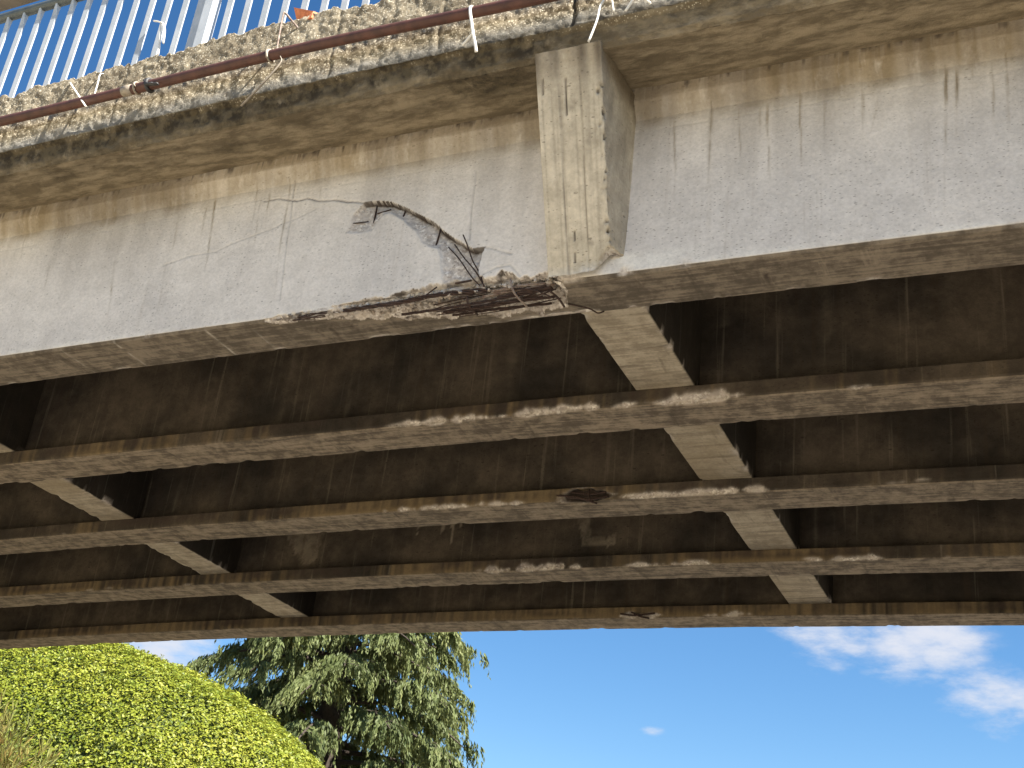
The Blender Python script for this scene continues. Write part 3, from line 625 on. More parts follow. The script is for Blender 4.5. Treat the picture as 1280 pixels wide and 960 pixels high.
X, Y, Z, S, A, nm, nf, dims, web, side, sof = gg
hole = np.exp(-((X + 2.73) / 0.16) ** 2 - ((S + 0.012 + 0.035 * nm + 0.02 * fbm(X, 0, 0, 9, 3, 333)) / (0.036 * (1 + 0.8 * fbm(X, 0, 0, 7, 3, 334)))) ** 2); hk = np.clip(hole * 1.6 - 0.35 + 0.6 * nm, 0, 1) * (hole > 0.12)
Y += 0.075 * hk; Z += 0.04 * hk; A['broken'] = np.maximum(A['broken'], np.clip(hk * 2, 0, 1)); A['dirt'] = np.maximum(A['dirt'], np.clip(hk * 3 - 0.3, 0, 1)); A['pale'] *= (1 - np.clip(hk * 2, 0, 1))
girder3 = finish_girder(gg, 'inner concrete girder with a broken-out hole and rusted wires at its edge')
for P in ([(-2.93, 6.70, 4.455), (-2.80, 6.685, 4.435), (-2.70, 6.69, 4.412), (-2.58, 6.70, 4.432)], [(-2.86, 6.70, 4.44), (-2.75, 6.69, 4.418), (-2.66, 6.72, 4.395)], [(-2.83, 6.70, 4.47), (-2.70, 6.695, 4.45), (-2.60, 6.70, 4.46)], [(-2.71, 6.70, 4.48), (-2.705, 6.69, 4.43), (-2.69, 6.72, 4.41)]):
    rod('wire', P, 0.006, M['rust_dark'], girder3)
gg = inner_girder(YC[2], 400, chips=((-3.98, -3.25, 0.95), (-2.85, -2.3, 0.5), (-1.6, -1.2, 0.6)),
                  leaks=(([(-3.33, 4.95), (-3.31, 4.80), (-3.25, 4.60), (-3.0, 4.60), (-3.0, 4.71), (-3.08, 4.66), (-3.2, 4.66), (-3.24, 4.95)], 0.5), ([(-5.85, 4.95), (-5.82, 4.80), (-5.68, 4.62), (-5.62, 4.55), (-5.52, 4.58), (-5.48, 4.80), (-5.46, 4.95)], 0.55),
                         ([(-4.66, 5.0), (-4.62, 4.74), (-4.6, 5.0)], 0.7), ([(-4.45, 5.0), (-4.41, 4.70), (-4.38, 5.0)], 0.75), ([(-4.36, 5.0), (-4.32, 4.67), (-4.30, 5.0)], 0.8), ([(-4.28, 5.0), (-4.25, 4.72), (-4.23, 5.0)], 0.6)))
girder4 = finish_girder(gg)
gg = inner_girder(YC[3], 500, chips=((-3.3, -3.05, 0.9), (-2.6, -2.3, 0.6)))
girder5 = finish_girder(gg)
for P in ([(-3.33, 9.10, 4.44), (-3.2, 9.085, 4.42), (-3.05, 9.10, 4.44)], [(-3.24, 9.10, 4.45), (-3.16, 9.08, 4.41), (-3.1, 9.12, 4.405)]):
    rod('wire', P, 0.007, M['rust_dark'], girder5)

# ---- diaphragms between the girders
def diaphragm(x0, x1, y0, y1, seed):
    zb = SOF + 0.088
    cs = [(y0, 5.36), (y0, zb), (y1, zb), (y1, 5.36)]
    corners = [(x0, 5.36), (x0, zb + 0.006), (x0 + 0.006, zb), (x1 - 0.006, zb), (x1, zb + 0.006), (x1, 5.36)]
    pf = profile(corners, [0.05, 0.01, 0.02, 0.01, 0.05]); gy = np.arange(y0, y1 + 0.0201, 0.02)
    n_, k_ = len(gy), len(pf)
    Y = np.repeat(gy[:, None], k_, 1); X = np.repeat(pf[None, :, 0], n_, 0).copy(); Z = np.repeat(pf[None, :, 1], n_, 0).copy()
    ct = (corners[2][0] + corners[3][0]) / 2; bot = np.abs(Z - zb) < 0.002
    A = {k: np.zeros((n_, k_)) for k in ('broken', 'dirt', 'tan', 'pale', 'soffit')}
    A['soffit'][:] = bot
    pitch = 0.165; ph = np.abs(((Y - y0) / pitch + 0.06 * fbm(X, Y, 0, 5, 2, seed)) % 1 - 0.5) * 2      # board marks across the soffit
    A['dirt'] = np.maximum(A['dirt'], bot * np.exp(-((1 - ph) / 0.10) ** 2) * np.clip(0.5 + fbm(X, Y, 0, 7, 3, seed + 1), 0, 1) * 0.5)
    Z += bot * 0.004 * np.exp(-((1 - ph) / 0.07) ** 2)
    ed = np.clip(1.3 * fbm(X, Y, Z, 14, 3, seed + 2) - 0.1, 0, 1) * np.exp(-((np.abs(X - ct) - (x1 - x0) / 2) / 0.02) ** 2) * (Z < zb + 0.05)
    Z += 0.03 * ed; A['broken'] = np.clip(ed * 2, 0, 0.8)
    A['tan'] = bot * np.clip(0.7 * fbm(X, Y, 0, 3, 3, seed + 3) + (0.35 if seed % 4 == 1 else 0.0), 0, 0.8)
    Z += 0.003 * fbm(X, Y, 0, 3, 3, seed + 4) * bot
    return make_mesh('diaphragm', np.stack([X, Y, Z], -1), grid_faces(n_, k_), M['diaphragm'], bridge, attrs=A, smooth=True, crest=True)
bays = [(4.40, YC[0] - 0.09), (YC[0] + 0.09, YC[1] - 0.09), (YC[1] + 0.09, YC[2] - 0.09), (YC[2] + 0.09, YC[3] - 0.09)]
ROWS = [(-11.15, -10.85), (-6.55, -6.25), (-2.01, -1.695), (2.55, 2.86)]
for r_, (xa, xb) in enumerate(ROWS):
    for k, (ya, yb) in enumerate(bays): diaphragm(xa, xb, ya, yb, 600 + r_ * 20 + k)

# ---- outside brackets carrying the slab overhang (board-marked, tapering to nothing at the foot)
def bracket(x0, x1, seed):
    zs = np.unique(np.concatenate([np.linspace(4.425, 5.335, 120), np.linspace(4.425, 4.47, 12)])); w = x1 - x0
    us = []                                                       # (side, u): left side back->front, front left->right, right side front->back
    for t in np.linspace(1.04, 0, 14): us.append((0, t))
    us += [(1, t) for t in ([0.012] + list(np.linspace(0.03, 0.97, 52)) + [0.988])]
    for t in np.linspace(0, 1.04, 34): us.append((2, t))
    n_, k_ = len(zs), len(us)
    X = np.zeros((n_, k_)); Y = np.zeros((n_, k_)); Z = np.repeat(zs[:, None], k_, 1)
    t_h = (zs - 4.42) / (5.31 - 4.42); yf = 4.232 - (4.232 - 3.842) * np.clip(t_h, 0, 1.1)
    xr_f = x1 - 0.024 * (1 - np.clip(t_h, 0, 1)); xl_f = x0 + 0.004 * np.clip(t_h, 0, 1)          # the cheeks splay out towards the web
    A = {k: np.zeros((n_, k_)) for k in ('broken', 'dirt', 'tan', 'pale', 'soffit')}
    for j, (sd_, t) in enumerate(us):
        if sd_ == 1: X[:, j] = xl_f + (xr_f - xl_f) * t; Y[:, j] = yf
        else: X[:, j] = xl_f + (x0 - 0.025 - xl_f) * t if sd_ == 0 else xr_f + (x1 + 0.032 - xr_f) * t; Y[:, j] = yf + (YW + 0.02 - yf) * t
    side = np.array([u[0] for u in us])[None, :]; tt = np.array([u[1] for u in us])[None, :]
    front = side == 1
    nm = fbm(X, Y, Z, 10, 4, seed); nf = fbm(X, Y, Z, 50, 3, seed + 1)
    # joints between three form boards on the front, two on the cheek
    for c_ in (0.335, 0.665):
        d = np.abs(tt - c_ - 0.012 * fbm(0 * X, 0 * X, Z, 3, 2, seed + 3)) * w
        g = front * np.exp(-(d / 0.0045) ** 2) * np.clip(0.55 + 0.8 * fbm(0 * X + c_ * 40, 0 * X, Z, 7, 3, seed + 4), 0, 1)
        Y += 0.004 * g; A['dirt'] = np.maximum(A['dirt'], g * 0.62)
    gr = fbm(tt * w * 90 + 0 * Z, side * 3.0, Z * 1.2, 1.0, 3, seed + 15); A['dirt'] = np.maximum(A['dirt'], np.clip(gr * 0.5 - 0.06, 0, 0.3)); Y += front * 0.0012 * gr
    Y += front * np.where(tt < 0.335, 0.0, np.where(tt < 0.665, 0.0022, -0.0012))
    for c_ in (0.3, 0.62, 0.85):
        g = (side == 2) * np.exp(-((tt - c_) / 0.022) ** 2) * np.clip(0.4 + fbm(0 * X, 0 * X + c_ * 30, Z, 5, 3, seed + 6), 0, 1)
        X -= 0.003 * g; A['dirt'] = np.maximum(A['dirt'], g * 0.6)
    # pits along the right arris and ragged joint to the web
    dr = np.where(front, (1 - tt) * w, np.where(side == 2, tt * 0.35, 1))
    pit = np.clip(nf * 1.2 + 0.9 * fbm(X, Y, Z, 22, 3, seed + 7) - 0.12, 0, 1) * np.exp(-(dr / 0.022) ** 2) * (Z > 4.5) * (Z < 5.2)
    Y += 0.03 * pit; X -= 0.02 * pit; A['dirt'] = np.maximum(A['dirt'], np.clip(pit * 1.6, 0, 0.8))
    jt = (side == 2) * np.exp(-((tt - 0.99 + 0.03 * nm) / 0.035) ** 2); A['dirt'] = np.maximum(A['dirt'], jt * np.clip(0.7 + 0.8 * nm, 0, 1)); X -= jt * 0.006
    X += (side == 2) * 0.004 * nm
    corner = np.clip(1 - np.hypot((Z - 4.42) / 0.075, np.where(front, (1 - tt) * w, np.where(side == 2, 0.0, 9)) / 0.07) + 0.5 * nm, 0, 1); Z += 0.075 * corner; A['broken'] = np.maximum(A['broken'], corner); A['dirt'] = np.maximum(A['dirt'], 0.5 * corner)
    A['dirt'] = np.maximum(A['dirt'], (side == 2) * np.clip(0.26 + 0.35 * fbm(X, Y * 4, Z * 0.7, 5, 3, seed + 12), 0, 0.6))  # right cheek darkened in colour for its weaker skylight
    # mortar crumbling at the foot
    foot = np.clip(1 - (Z - 4.42 - 0.03 * fbm(X, 0, 0, 14, 3, seed + 8)) / 0.05, 0, 1)
    Y -= 0.010 * foot * (front | (side == 2)) * (1 + nm); A['pale'] = np.maximum(A['pale'], foot * 0.8); A['broken'] = np.maximum(A['broken'], np.clip(foot * np.clip(nm * 2, 0, 1), 0, 1))
    # knots and splits in the boards, dribbles from the top
    for (u_, z_, r_) in ((0.75, 4.94, 0.016), (0.70, 4.54, 0.018), (0.52, 5.09, 0.012), (0.28, 4.83, 0.010)):
        d = np.hypot((tt - u_) * w, Z - z_); A['dirt'] = np.maximum(A['dirt'], front * 0.32 * np.exp(-(d / r_) ** 4))
    for (u_, z0, z1) in ((0.43, 5.06, 5.22), (0.09, 5.16, 5.23), (0.45, 4.555, 4.60), (0.44, 4.47, 4.51)):
        g = front * np.exp(-((tt - u_ - 0.10 * (Z - z0)) * w / 0.0036) ** 2) * (Z > z0) * (Z < z1); A['dirt'] = np.maximum(A['dirt'], g); Y += 0.008 * g
    A['tan'] = np.maximum(A['tan'], sst(5.18, 5.31, Z) * np.clip(0.5 + nm, 0, 0.7)); A['dirt'] = np.maximum(A['dirt'], np.clip(0.7 * sst(5.1, 5.32, Z + 0.04 * nm) * (0.5 + fbm(X, 0, 0, 25, 2, seed + 9)), 0, 1))
    Y += 0.0022 * fbm(X, 0, Z, 4, 3, seed + 10) * front
    return make_mesh('bracket', np.stack([X, Y, Z], -1), grid_faces(n_, k_), M['bracket'], bridge, attrs=A, smooth=True, crest=True)
for k, (xa, xb) in enumerate(((-6.53, -6.22), (-1.985, -1.675), (2.56, 2.87))): bracket(xa, xb, 700 + 30 * k)

# ---- slab: ragged weathered edge, drip chamfer, overhang soffit
corners = [(4.30, 5.78), (3.90, 5.80), (3.815, 5.86), (3.80, 5.425), (3.826, 5.405), (3.846, 5.335), (3.866, 5.312), (3.97, 5.332), (4.235, 5.366)]
pf = profile(corners, [0.08, 0.014, 0.0085, 0.0085, 0.0085, 0.0085, 0.012, 0.012])
gx = np.unique(np.round(np.concatenate([np.arange(XL, -6.0, 0.1), np.arange(-6.0, -0.4, 0.0085), np.arange(-0.4, 0.6, 0.02), np.arange(0.6, XR + .01, 0.1)]), 4))
n_, k_ = len(gx), len(pf)
X = np.repeat(gx[:, None], k_, 1); Y = np.repeat(pf[None, :, 0], n_, 0).copy(); Z = np.repeat(pf[None, :, 1], n_, 0).copy()
idx = np.arange(k_)[None, :]
near = lambda y, z: int(np.argmin(np.hypot(pf[:, 0] - y, pf[:, 1] - z)))
it, ib, ic, isf, i0 = near(3.815, 5.86), near(3.80, 5.425), near(3.826, 5.405), near(3.866, 5.312), near(3.90, 5.80)
face = (idx >= it) & (idx <= ib) & np.ones((n_, 1), bool); sof = (idx > isf) & np.ones((n_, 1), bool); drip = (idx > ib) & (idx <= isf) & np.ones((n_, 1), bool)
jag = 0.034 * fbm(gx, 0, 0, 3.2, 3, 900) + 0.030 * fbm(gx, 0, 0, 11, 3, 901) + 0.016 * fbm(gx, 0, 0, 34, 3, 902) - 0.05 * sst(-4.72, -4.8, gx) * sst(-6.2, -5.9, gx) * 0.4
topw = sst(5.62, 5.86, Z) * (idx <= ib)
Z += topw * jag[:, None]
nm = fbm(X, Y, Z, 14, 4, 910); nf = fbm(X, Y, Z, 42, 2, 911); nl = fbm(X, Y, Z, 2.2, 3, 912); nff = fbm(X, Y, Z, 75, 2, 913)
Y += (face | ((idx < it) & (idx > i0 - 8))) * (0.007 * nm + 0.005 * nf + 0.003 * nff + 0.010 * nl)
Z += (idx < it) * (0.016 * nf + 0.010 * nff)
A = {k: np.zeros((n_, k_)) for k in ('broken', 'dirt', 'tan', 'pale', 'soffit', 'grey', 'crack')}
A['tan'] = np.maximum(A['tan'], np.where(drip | sof, sst(3.812, 3.832, Y), 0))
A['grey'] = face * sst(5.53, 5.44, Z + 0.02 * nm) * 0.8
moss = drip * np.clip(0.95 + 0.6 * nm, 0, 1) * np.clip(1 - 0.5 * sst(-2.0, -1.6, X) - 0.5 * sst(5.375, 5.33, Z + 0.03 * nm) * (0.7 + nl), 0.12, 1) + sof * np.clip(sst(4.10, 3.93, Y + 0.14 * nl + 0.06 * fbm(X * 0.5, Y, 0, 5, 3, 915)) * (0.45 + 1.6 * fbm(X * 0.7, Y * 1.6, 0, 3.2, 4, 916)), 0, 0.85) * sst(-1.5, -2.2, X)
A['dirt'] = np.maximum(np.clip(moss, 0, 1), face * sst(5.475, 5.425, Z + 0.03 * nm) * np.clip(0.5 + nm + 0.5 * sst(-3, -2, X), 0, 1))
Z += (drip | sof) * (0.006 * nm + 0.004 * nf) * np.clip(1.3 - sst(3.9, 4.2, Y), 0, 1) + 0.005 * nl * sof
led = np.clip(fbm(X, Y * 3, 0, 2.2, 3, 920), 0, 1) * sof; Z += 0.020 * np.floor(led * 4) / 4 * sst(4.22, 4.08, Y)
rough = np.clip(fbm(X * 0.8, Y * 1.8, 0, 6, 4, 925) * 2.2 - 0.5, 0, 1) * sof; Z += 0.010 * rough; A['dirt'] = np.maximum(A['dirt'], 0.4 * rough)
Y += drip * (0.010 * nm + 0.006 * nf + 0.010 * np.clip(fbm(X, 0, Z * 2, 7, 3, 926), 0, 1))
spl = np.clip(fbm(X, Y, 0, 5, 4, 921) * 2 - 0.35, 0, 1) * (drip | sof) * sst(4.02, 3.88, Y) * sst(-3.4, -2.4, X); Z += 0.018 * spl
for x0, w in ((-1.80, 1.0), (-2.47, 0.3), (-4.37, 0.2), (-3.05, 0.35)):
    g = np.exp(-((X - x0 - 0.015 * fbm(0 * X, 0 * X, Z, 8, 3, 930)) / 0.0075) ** 2) * (face | (idx < it)) * w
    Y += 0.018 * g; A['crack'] = np.maximum(A['crack'], g * 0.9)
slab = make_mesh('slab_edge', np.stack([X, Y, Z], -1), grid_faces(n_, k_)[:, ::-1].copy(), M['slab_edge'], bridge, attrs=A, smooth=True, crest=True)
tag(slab, label='ragged weathered edge of the deck slab with exposed aggregate')
# deck behind the edge and the far edge
def xsweep(name, cs, mat, steps=0.6):
    gx = np.arange(XL, XR + .01, steps); V = np.array([[(x, y, z) for (y, z) in cs] for x in gx])
    F = grid_faces(len(gx), len(cs), True)[:, ::-1].tolist(); F = [tuple(f) for f in F]; n_ = len(cs); F += [tuple(range(n_)), tuple(reversed(range((len(gx) - 1) * n_, len(gx) * n_)))]
    return make_mesh(name, V, F, mat, bridge, crest=True)
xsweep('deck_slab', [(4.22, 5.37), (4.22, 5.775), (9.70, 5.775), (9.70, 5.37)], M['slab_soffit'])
xsweep('far_slab_edge', [(9.703, 5.40), (9.703, 5.86), (10.05, 5.86), (10.05, 5.44)], M['slab_soffit'])
xsweep('carriageway', [(4.75, 5.779), (4.75, 5.80), (9.2, 5.80), (9.2, 5.779)], M['asphalt'])
# abutments beyond the frame
for xa, xb in ((-14.6, -13.0), (8.9, 10.4)):
    o = MB().box(xa, xb, 3.9, 9.9, -0.3, 4.02).build('abutment', M['abutment'], bridge)

# ------------------------------------------------------------------ railing on the deck edge
rail = empty('metal_railing', (-4.2, 4.05, 5.78)); tag(rail, 'pale galvanised metal railing with flat upright bars on the bridge edge', 'railing')
YR = 4.05
def rbuild(mb, name, mat, **k): return mb.build(name, mat, rail, crest=True, **k)
rx = np.arange(-10.5, 2.01, 0.5)
rbuild(MB().tube([(x, YR, 6.80) for x in rx], 0.031, 10), 'top_rail', M['galv_grey'], smooth=True)
mb = MB()
V = np.array([[(x, YR - 0.06, 6.985), (x, YR - 0.045, 6.965), (x, YR + 0.075, 6.965), (x, YR + 0.09, 6.985), (x, YR + 0.09, 7.03), (x, YR - 0.06, 7.03)] for x in rx])
mb.add(V.reshape(-1, 3), [tuple(f) for f in grid_faces(len(rx), 6, True)[:, ::-1].tolist()] + [tuple(range(6)), tuple(reversed(range((len(rx) - 1) * 6, len(rx) * 6)))])
rbuild(mb, 'handrail', M['handrail'])
rbuild(MB().tube([(x, YR, 5.90) for x in rx], 0.018, 8), 'bottom_rail', M['galv'], smooth=True)
posts = [-4.185 + 2.02 * k for k in range(-3, 4)]
for x in posts:
    # H-shaped post: two flanges and a web, seen slightly from the right
    mb = MB().box(x - 0.066, x + 0.004, YR - 0.012, YR + 0.014, 5.70, 6.964).box(x + 0.005, x + 0.062, YR - 0.030, YR + 0.034, 5.70, 6.963)
    rbuild(mb, 'post', M['galv'])
def bar_mb(x):
    hw, dp = 0.0195, 0.005; za, zb, zc = 5.90, 6.69, 6.785
    V = [(x - hw, YR - dp, za), (x + hw, YR - dp, za), (x + hw, YR + dp, za), (x - hw, YR + dp, za), (x - hw, YR - dp, zb), (x + hw, YR - dp, zb), (x + hw, YR + dp, zb), (x - hw, YR + dp, zb),
         (x - 0.004, YR - hw, zc), (x + 0.006, YR - hw, zc), (x + 0.006, YR + hw, zc), (x - 0.004, YR + hw, zc)]
    F = [(0, 3, 2, 1), (8, 9, 10, 11)]
    for r0 in (0, 4):
        for k in range(4): F.append((r0 + k, r0 + (k + 1) % 4, r0 + 4 + (k + 1) % 4, r0 + 4 + k))
    return MB().add(V, F)
for p0, p1 in zip(posts[:-1], posts[1:]):
    n_ = 14
    for k in range(n_):
        x = p0 + 0.165 + k * (p1 - p0 - 0.33) / (n_ - 1)
        if -9 < x < 1: rbuild(bar_mb(x), 'baluster', M['galv'])

# ------------------------------------------------------------------ rusty pipe along the slab edge
YP = 3.742; pr = 0.0265
pipe = empty('rusty_pipe', (-4.0, YP, 5.56)); tag(pipe, 'thin red-brown rusty pipe strapped along the bridge slab edge', 'pipe')
px = np.arange(-9.0, 1.51, 0.15); pz = 5.592 - 0.028 * sst(-3.6, -1.2, px) + 0.004 * np.sin(px * 1.7)
def pipe_z(x): return float(np.interp(x, px, pz))
MB().tube([(x, YP + 0.004 * math.sin(x * 2.3), z) for x, z in zip(px, pz)], pr, 16).build('tube', M['pipe'], pipe, smooth=True, crest=True)
for x in (-4.245,):
    MB().tube([(x - 0.03, YP, pipe_z(x)), (x + 0.03, YP, pipe_z(x))], pr + 0.0015, 16).build('sleeve', M['tie_dirty'], pipe, smooth=True, crest=True)
for x in (-6.2, -0.2):
    MB().box(x - 0.02, x + 0.02, YP - 0.032, 3.83, pipe_z(x) - 0.04, pipe_z(x) + 0.04).build('clamp', M['rust'], pipe, crest=True)

# ------------------------------------------------------------------ straps, wires and scraps on the edge
def ring(mb, x, r=pr + 0.004, w=0.0035, lean=0.0):
    z = pipe_z(x); q = [(x + lean * math.sin(t), YP + r * math.cos(t), z + r * math.sin(t)) for t in np.linspace(0, 2 * math.pi, 18)]
    return mb.tube(q, w, 6)
def strap(name, label, cat, paths, r, mat, rings=(), group='white straps along the slab edge'):
    mb = MB()
    for p in paths: mb.tube(spline(p, 6) if len(p) > 2 else p, r, 6, True, 0.55)
    for x in rings: ring(mb, x, w=r)
    o = mb.build(name, M[mat], None, smooth=True, crest=True); tag(o, label, cat, group); return o
z0 = pipe_z
strap('plastic_strap', 'pair of white straps wrapped over the rusty pipe, leftmost of all the straps', 'strap',
      [[(-4.757, 3.82, 5.815), (-4.748, 3.80, 5.804), (-4.615, 3.752, 5.666), (-4.485, 3.710, 5.529), (-4.478, 3.716, 5.52)], [(-4.52, 3.85, 5.84), (-4.545, 3.82, 5.835), (-4.551, 3.80, 5.815), (-4.505, 3.765, 5.715), (-4.467, 3.735, 5.611)]], 0.0062, 'tie')
strap('plastic_strap', 'small pale ring tied round the pipe beside a dirty sleeve', 'strap', [[(-4.19, YP - 0.03, 5.60), (-4.17, YP - 0.03, 5.575)]], 0.006, 'tie_dirty', (-4.185,))
strap('tape_knot', 'small black knot of tape hanging under the rusty pipe', 'tape', [[(-4.12, YP - 0.03, 5.60), (-4.08, YP - 0.032, 5.565), (-4.02, YP - 0.03, 5.555)], [(-4.10, YP - 0.03, 5.57), (-4.05, YP - 0.035, 5.56)]], 0.011, 'black', (-4.105,), None)
strap('plastic_strap', 'bent white strap hooked on an upright bar of the railing', 'strap', [[(-4.535, 4.03, 6.392), (-4.488, 4.02, 6.366), (-4.446, 4.02, 6.337), (-4.42, 4.02, 6.283), (-4.403, 4.02, 6.185)], [(-4.468, 4.025, 6.35), (-4.455, 4.025, 6.29), (-4.44, 4.025, 6.222), (-4.426, 4.03, 6.115)]], 0.0075, 'tie')
strap('plastic_strap', 'dirty strap round the pipe with a long tail hanging below the slab edge', 'strap', [[(-3.40, 3.81, 5.70), (-3.375, YP - 0.03, 5.61), (-3.365, YP - 0.03, 5.56)], [(-3.29, YP - 0.02, 5.555), (-3.284, 3.725, 5.515), (-3.359, 3.72, 5.401), (-3.474, 3.74, 5.31)]], 0.006, 'tie_dirty', (-3.37,))
strap('tie_wire', 'brown wire standing up from the pipe and bent over the slab edge', 'wire', [[(-3.343, 3.745, 5.615), (-3.35, 3.745, 5.719), (-3.357, 3.745, 5.855), (-3.352, 3.75, 5.872), (-3.331, 3.78, 5.848), (-3.29, 3.82, 5.80)]], 0.006, 'wire_grey', (), None)
strap('plastic_strap', 'white strap looped over the pipe with two short ends, near the bracket', 'strap', [[(-2.29, YP + 0.025, 5.60), (-2.282, YP - 0.002, z0(-2.28) + pr + 0.006), (-2.272, YP - 0.032, 5.575), (-2.265, 3.706, 5.535), (-2.25, 3.708, 5.472), (-2.236, 3.71, 5.410), (-2.224, 3.72, 5.359), (-2.218, 3.73, 5.32)], [(-2.236, 3.71, 5.415), (-2.261, 3.72, 5.40), (-2.292, 3.73, 5.377)]], 0.0078, 'tie')
strap('plastic_strap', 'single white strap end hanging over the slab edge above the bracket', 'strap', [[(-1.640, YP + 0.02, 5.50), (-1.652, YP, 5.44), (-1.660, YP - 0.004, 5.36), (-1.690, YP, 5.255)]], 0.007, 'tie')
strap('plastic_strap', 'short upright white strap end at the top edge of the photo', 'strap', [[(-1.607, YP, 5.53), (-1.60, YP - 0.005, 5.47), (-1.588, YP, 5.395)]], 0.0068, 'tie')
strap('plastic_strap', 'rightmost white strap, its two ends spread like an inverted V', 'strap', [[(-1.478, YP - 0.02, 5.48), (-1.50, YP - 0.005, 5.44), (-1.535, YP, 5.383)], [(-1.478, YP - 0.02, 5.48), (-1.453, YP - 0.004, 5.43), (-1.425, YP, 5.395)]], 0.0065, 'tie')
# lump of broken brick on the slab edge
r2 = np.random.default_rng(5); c8 = np.array([[a, b_, c_] for a in (-1, 1) for b_ in (-1, 1) for c_ in (-1, 1)], float) * (0.062, 0.05, 0.05) * (1 + 0.22 * r2.normal(size=(8, 3))); c8[5] += (0.0, 0, -0.03); c8[1] += (-0.01, 0, 0.0)
o = MB().add(c8 + (-3.275, 3.865, 5.905), [(0, 1, 3, 2), (4, 6, 7, 5), (0, 4, 5, 1), (2, 3, 7, 6), (0, 2, 6, 4), (1, 5, 7, 3)]).build('brick_fragment', M['brick'], crest=True)
tag(o, 'orange lump of broken brick lying on the ragged slab edge by the railing', 'brick')

# ------------------------------------------------------------------ vegetation
def quads_mesh(name, C, U, W, mat, parent, tint, fold=None, kind=None, origin=None):
    """leaf quads: centre C, half-length vector U, half-width vector W; pointed like a leaf"""
    n = len(C)
    if fold is None:
        V = np.stack([C - U, C + W * 1.0 - U * 0.1, C + U, C - W - U * 0.1], 1); F = np.arange(n * 4).reshape(n, 4); rep = 4
    else:
        V = np.stack([C - U, C + W + fold, C + U, C - W + fold], 1); F = np.concatenate([np.stack([np.arange(n) * 4 + a for a in t], -1) for t in ((0, 1, 2), (0, 2, 3))]); rep = 4
    o = make_mesh(name, V, F, mat, parent, origin, attrs={'tint': np.repeat(tint, rep)})
    if kind: tag(o, kind=kind)
    return o
def unit(v): return v / (np.linalg.norm(v, axis=-1, keepdims=True) + 1e-9)

# clipped hedge, a long rounded dome of small glossy leaves
hc = np.array([-22.0, 19.5, 0.0]); ha, hb, hd = 12.3, 7.70, 4.6
hedge = empty('clipped_hedge', (hc[0], hc[1], float(terrain_h(-22, 19.5)))); tag(hedge, 'tall clipped hedge of small yellow-green leaves sloping down behind the bridge', 'hedge')
def hedge_surf(th, ph):
    # th: angle in x-z plane, ph: towards the camera
    n_ = np.stack([np.cos(th) * np.cos(ph), -np.sin(ph), np.sin(th) * np.cos(ph)], -1)
    p = n_ * np.array([ha, hd, hb]) + hc
    nn = unit(n_ / np.array([ha, hd, hb]))
    return p, nn
tg = np.linspace(0, math.pi, 60); pg = np.linspace(-math.pi / 2, math.pi / 2, 30); TG, PG = np.meshgrid(tg, pg, indexing='ij')
p, nn = hedge_surf(TG, PG); p = p - nn * 0.16
make_mesh('inner_mass', p, grid_faces(60, 30), M['hedge_core'], hedge, smooth=True)
NL = 200000
th = rng.uniform(0.12, 2.2, NL); ph = np.arcsin(rng.uniform(-0.25, 0.99, NL))
p, nn = hedge_surf(th, ph)
lump = fbm(p[:, 0], p[:, 1], p[:, 2], 0.9, 3, 41); lump2 = fbm(p[:, 0], p[:, 1], p[:, 2], 4.0, 2, 42)
p = p + nn * (0.10 * lump + 0.09 * lump2 + rng.uniform(-0.14, 0.05, NL) + 0.10 * (rng.uniform(0, 1, NL) > 0.985))[:, None]
p, nn = p[p[:, 2] > 2.0], nn[p[:, 2] > 2.0]; NL = len(p)
u = unit(rng.normal(size=(NL, 3)) + nn * 0.5); ndir = unit(nn * 1.1 + rng.normal(size=(NL, 3)) * 0.6 + np.array([0, 0, 0.35])); u = unit(u - ndir * (u * ndir).sum(1, keepdims=True)); w = np.cross(ndir, u)
ln = rng.uniform(0.022, 0.044, NL)[:, None]
tint = np.clip(0.50 + 0.16 * rng.normal(size=NL) + 0.22 * fbm(p[:, 0], p[:, 1], p[:, 2], 0.6, 3, 43) + 0.22 * fbm(p[:, 0], p[:, 1], p[:, 2], 2.6, 2, 44), 0, 1)
quads_mesh('foliage', p, u * ln, w * ln * 0.6, M['hedge_leaf'], hedge, tint, fold=ndir * ln * 0.25, kind='stuff')

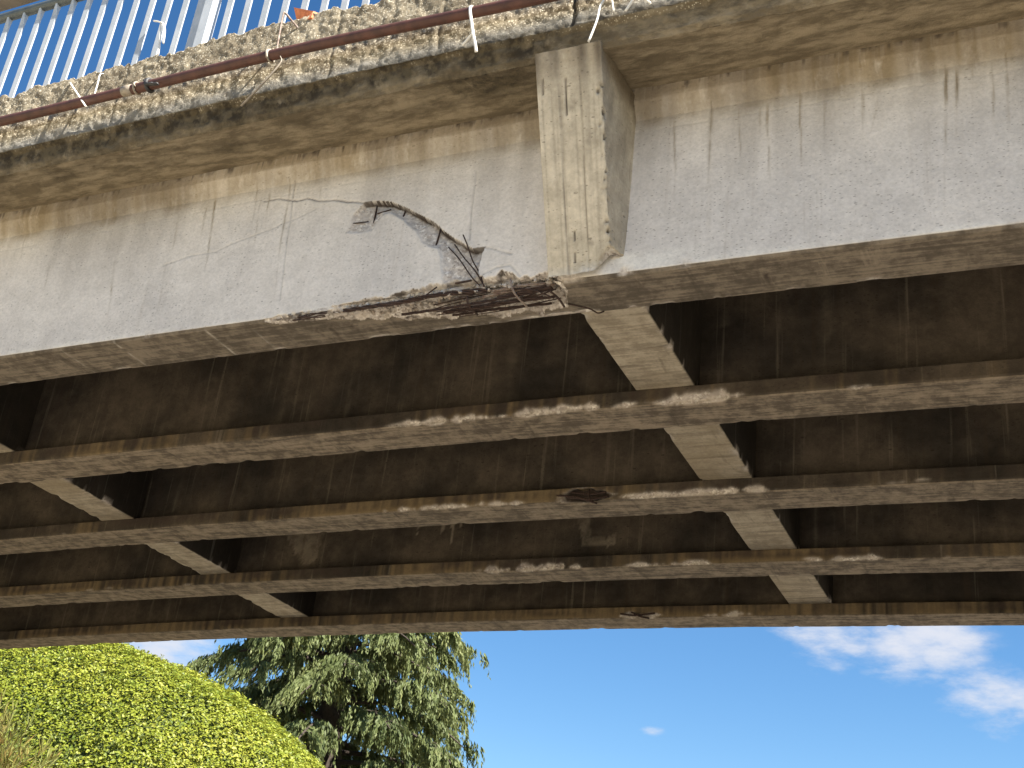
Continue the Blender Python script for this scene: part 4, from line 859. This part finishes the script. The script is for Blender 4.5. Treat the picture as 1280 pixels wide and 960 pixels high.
# deodar cedar: trunk, drooping limbs, hanging sprays of needles
TX, TY = -22.95, 36.0; tz0 = float(terrain_h(TX, TY)); TH = 25.0
cedar = empty('cedar_tree', (TX, TY, tz0)); tag(cedar, 'large drooping cedar tree standing behind the hedge and bridge', 'tree')
tp = [(TX + 0.15 * math.sin(k * 0.9), TY + 0.1 * math.cos(k), tz0 - 0.3 + k * 1.3) for k in range(19)]
MB().tube(tp, [0.52 * (1 - k / 20) + 0.04 for k in range(19)], 12).build('trunk', M['bark'], cedar, smooth=True)
lim = MB(); base, axis, spr_len, tone = [], [], [], []
zlist = list(np.linspace(3.0, 6.0, 10)) + list(np.linspace(6.0, 15.0, 74)) + list(np.linspace(15.0, 26.0, 44))
for k, z in enumerate(zlist):
    ang = k * 2.39996 + rng.uniform(-0.3, 0.3)
    R = 5.3 * max(0.04, 1 - max(0, (z - 9.5) / 18.0)) ** 0.85 * rng.uniform(0.70, 1.0); R = max(R, 0.7)
    d = np.array([math.cos(ang), math.sin(ang), 0]); sd = np.array([-d[1], d[0], 0])
    rise = rng.uniform(0.0, 0.16); n_ = 9; path = []; ltone = rng.normal() * 0.10
    for j in range(n_):
        t = j / (n_ - 1); path.append(np.array([TX, TY, z]) + d * R * t + sd * 0.35 * math.sin(3 * t + k) * t + np.array([0, 0, 1]) * R * (rise * t * 2 - (rise * 2 + 0.22) * t ** 2.4))
    lim.tube([tuple(q) for q in path], [0.085 * (1 - t / n_) * (R / 5) + 0.012 for t in range(n_)], 5)
    path = np.array(path); nsec = int(8 + R * 4.6)
    for s_ in range(nsec):
        t = rng.uniform(0.10, 1.0) ** 0.75; f = t * (n_ - 1); j = min(int(f), n_ - 2); p0 = path[j] + (path[j + 1] - path[j]) * (f - j)
        side = 1 if s_ % 2 else -1; L = rng.uniform(0.6, 1.7) * (1.1 - 0.45 * t)
        dd = unit(sd * side * rng.uniform(0.3, 1.0) + d * rng.uniform(0.35, 1.0) + np.array([0, 0, rng.uniform(-0.1, 0.25)]))
        sec = [p0 + dd * L * q - np.array([0, 0, 1]) * 0.5 * L * q * q for q in np.linspace(0, 1, 5)]
        if s_ % 2: lim.tube([tuple(q) for q in sec], [0.018, 0.014, 0.011, 0.008, 0.005], 3, False)
        tq = rng.uniform(0.1, 1.0, 10); base.append(p0 + dd * (L * tq)[:, None] - np.array([0, 0, 1]) * (0.5 * L * tq * tq)[:, None])
        axis.append(unit(dd * rng.uniform(0.25, 0.6) + rng.normal(size=(10, 3)) * 0.13 + np.array([0, 0, -1]) * rng.uniform(0.7, 1.2))); spr_len.append(rng.uniform(0.2, 0.62, 10)); tone.append(np.full(10, ltone + rng.normal() * 0.08))
lim.build('limbs', M['bark'], cedar, smooth=True)
base = np.concatenate(base); axis = np.concatenate(axis); spr_len = np.concatenate(spr_len); tone = np.concatenate(tone); NS = len(base)
K = 13
t = np.tile(np.linspace(0.02, 1, K), NS); bi = np.repeat(np.arange(NS), K)
gdir = unit(axis[bi] + np.array([0, 0, -1]) * (t * 0.9)[:, None])
C = base[bi] + axis[bi] * (spr_len[bi] * t)[:, None] + np.array([0, 0, -0.35]) * (spr_len[bi] * t * t)[:, None] + rng.normal(size=(NS * K, 3)) * 0.03
u = unit(gdir + rng.normal(size=(NS * K, 3)) * 0.27); w = unit(np.cross(u, rng.normal(size=(NS * K, 3))))
ln = (rng.uniform(0.08, 0.14, NS * K) * (1.1 - 0.4 * t))[:, None]
tint = np.clip(0.45 + tone[bi] + 0.10 * rng.normal(size=NS * K) + 0.25 * fbm(base[bi, 0], base[bi, 1], base[bi, 2], 0.8, 2, 55) + 0.12 * t, 0, 1)
quads_mesh('crown', C, u * ln, w * ln * 0.27, M['needle'], cedar, tint, kind='stuff')

# feathery shrubs on the bank in front of the hedge
def feathery(name, label, cx, cy, h, spread, nst, seed, tmin, tmax):
    r = np.random.default_rng(seed); zb = float(terrain_h(cx, cy)); root = empty(name, (cx, cy, zb)); tag(root, label, 'shrub', 'feathery shrubs below the hedge')
    st = MB(); C, U, T = [], [], []
    for k in range(nst):
        a = r.uniform(0, 2 * math.pi); rr = spread * math.sqrt(r.uniform(0, 1)); hh = h * r.uniform(0.6, 1.0) * (1 - 0.35 * rr / spread)
        b0 = np.array([cx + 0.3 * rr * math.cos(a), cy + 0.3 * rr * math.sin(a), zb - 0.05]); top = np.array([cx + rr * math.cos(a), cy + rr * math.sin(a), zb + hh])
        path = [b0 + (top - b0) * q + np.array([0, 0, 0.25 * h * q * (1 - q)]) for q in np.linspace(0, 1, 5)]
        st.tube([tuple(q) for q in path], [0.009, 0.008, 0.006, 0.004, 0.002], 4, False)
        m_ = 46; q = r.uniform(0.3, 1.0, m_) ** 0.8; base_ = b0 + (top - b0) * q[:, None] + np.array([0, 0, 1]) * (0.25 * h * q * (1 - q))[:, None]
        dr = unit(unit(top - b0)[None] * 1.1 + r.normal(size=(m_, 3)) * 0.5); l = r.uniform(0.05, 0.15, m_)[:, None]
        C.append(base_ + dr * l); U.append(dr * l); T.append(np.clip(r.uniform(tmin, tmax) + 0.14 * r.normal(size=m_), 0, 1))
    st.build('stems', M['stem'], root)
    C, U, T = np.concatenate(C), np.concatenate(U), np.concatenate(T); W = unit(np.cross(U, r.normal(size=U.shape))) * 0.011
    quads_mesh('foliage', C, U, W, M['feather'], root, T, kind='stuff')
feathery('feathery_shrub', 'feathery yellow-green shrub in the lower left corner before the hedge', -14.5, 13.6, 2.75, 1.35, 170, 1, 0.1, 0.7)
feathery('feathery_shrub', 'low reddish feathery shrub right of the yellow-green one, at the hedge foot', -12.3, 13.0, 2.85, 0.8, 60, 2, 0.35, 1.0)
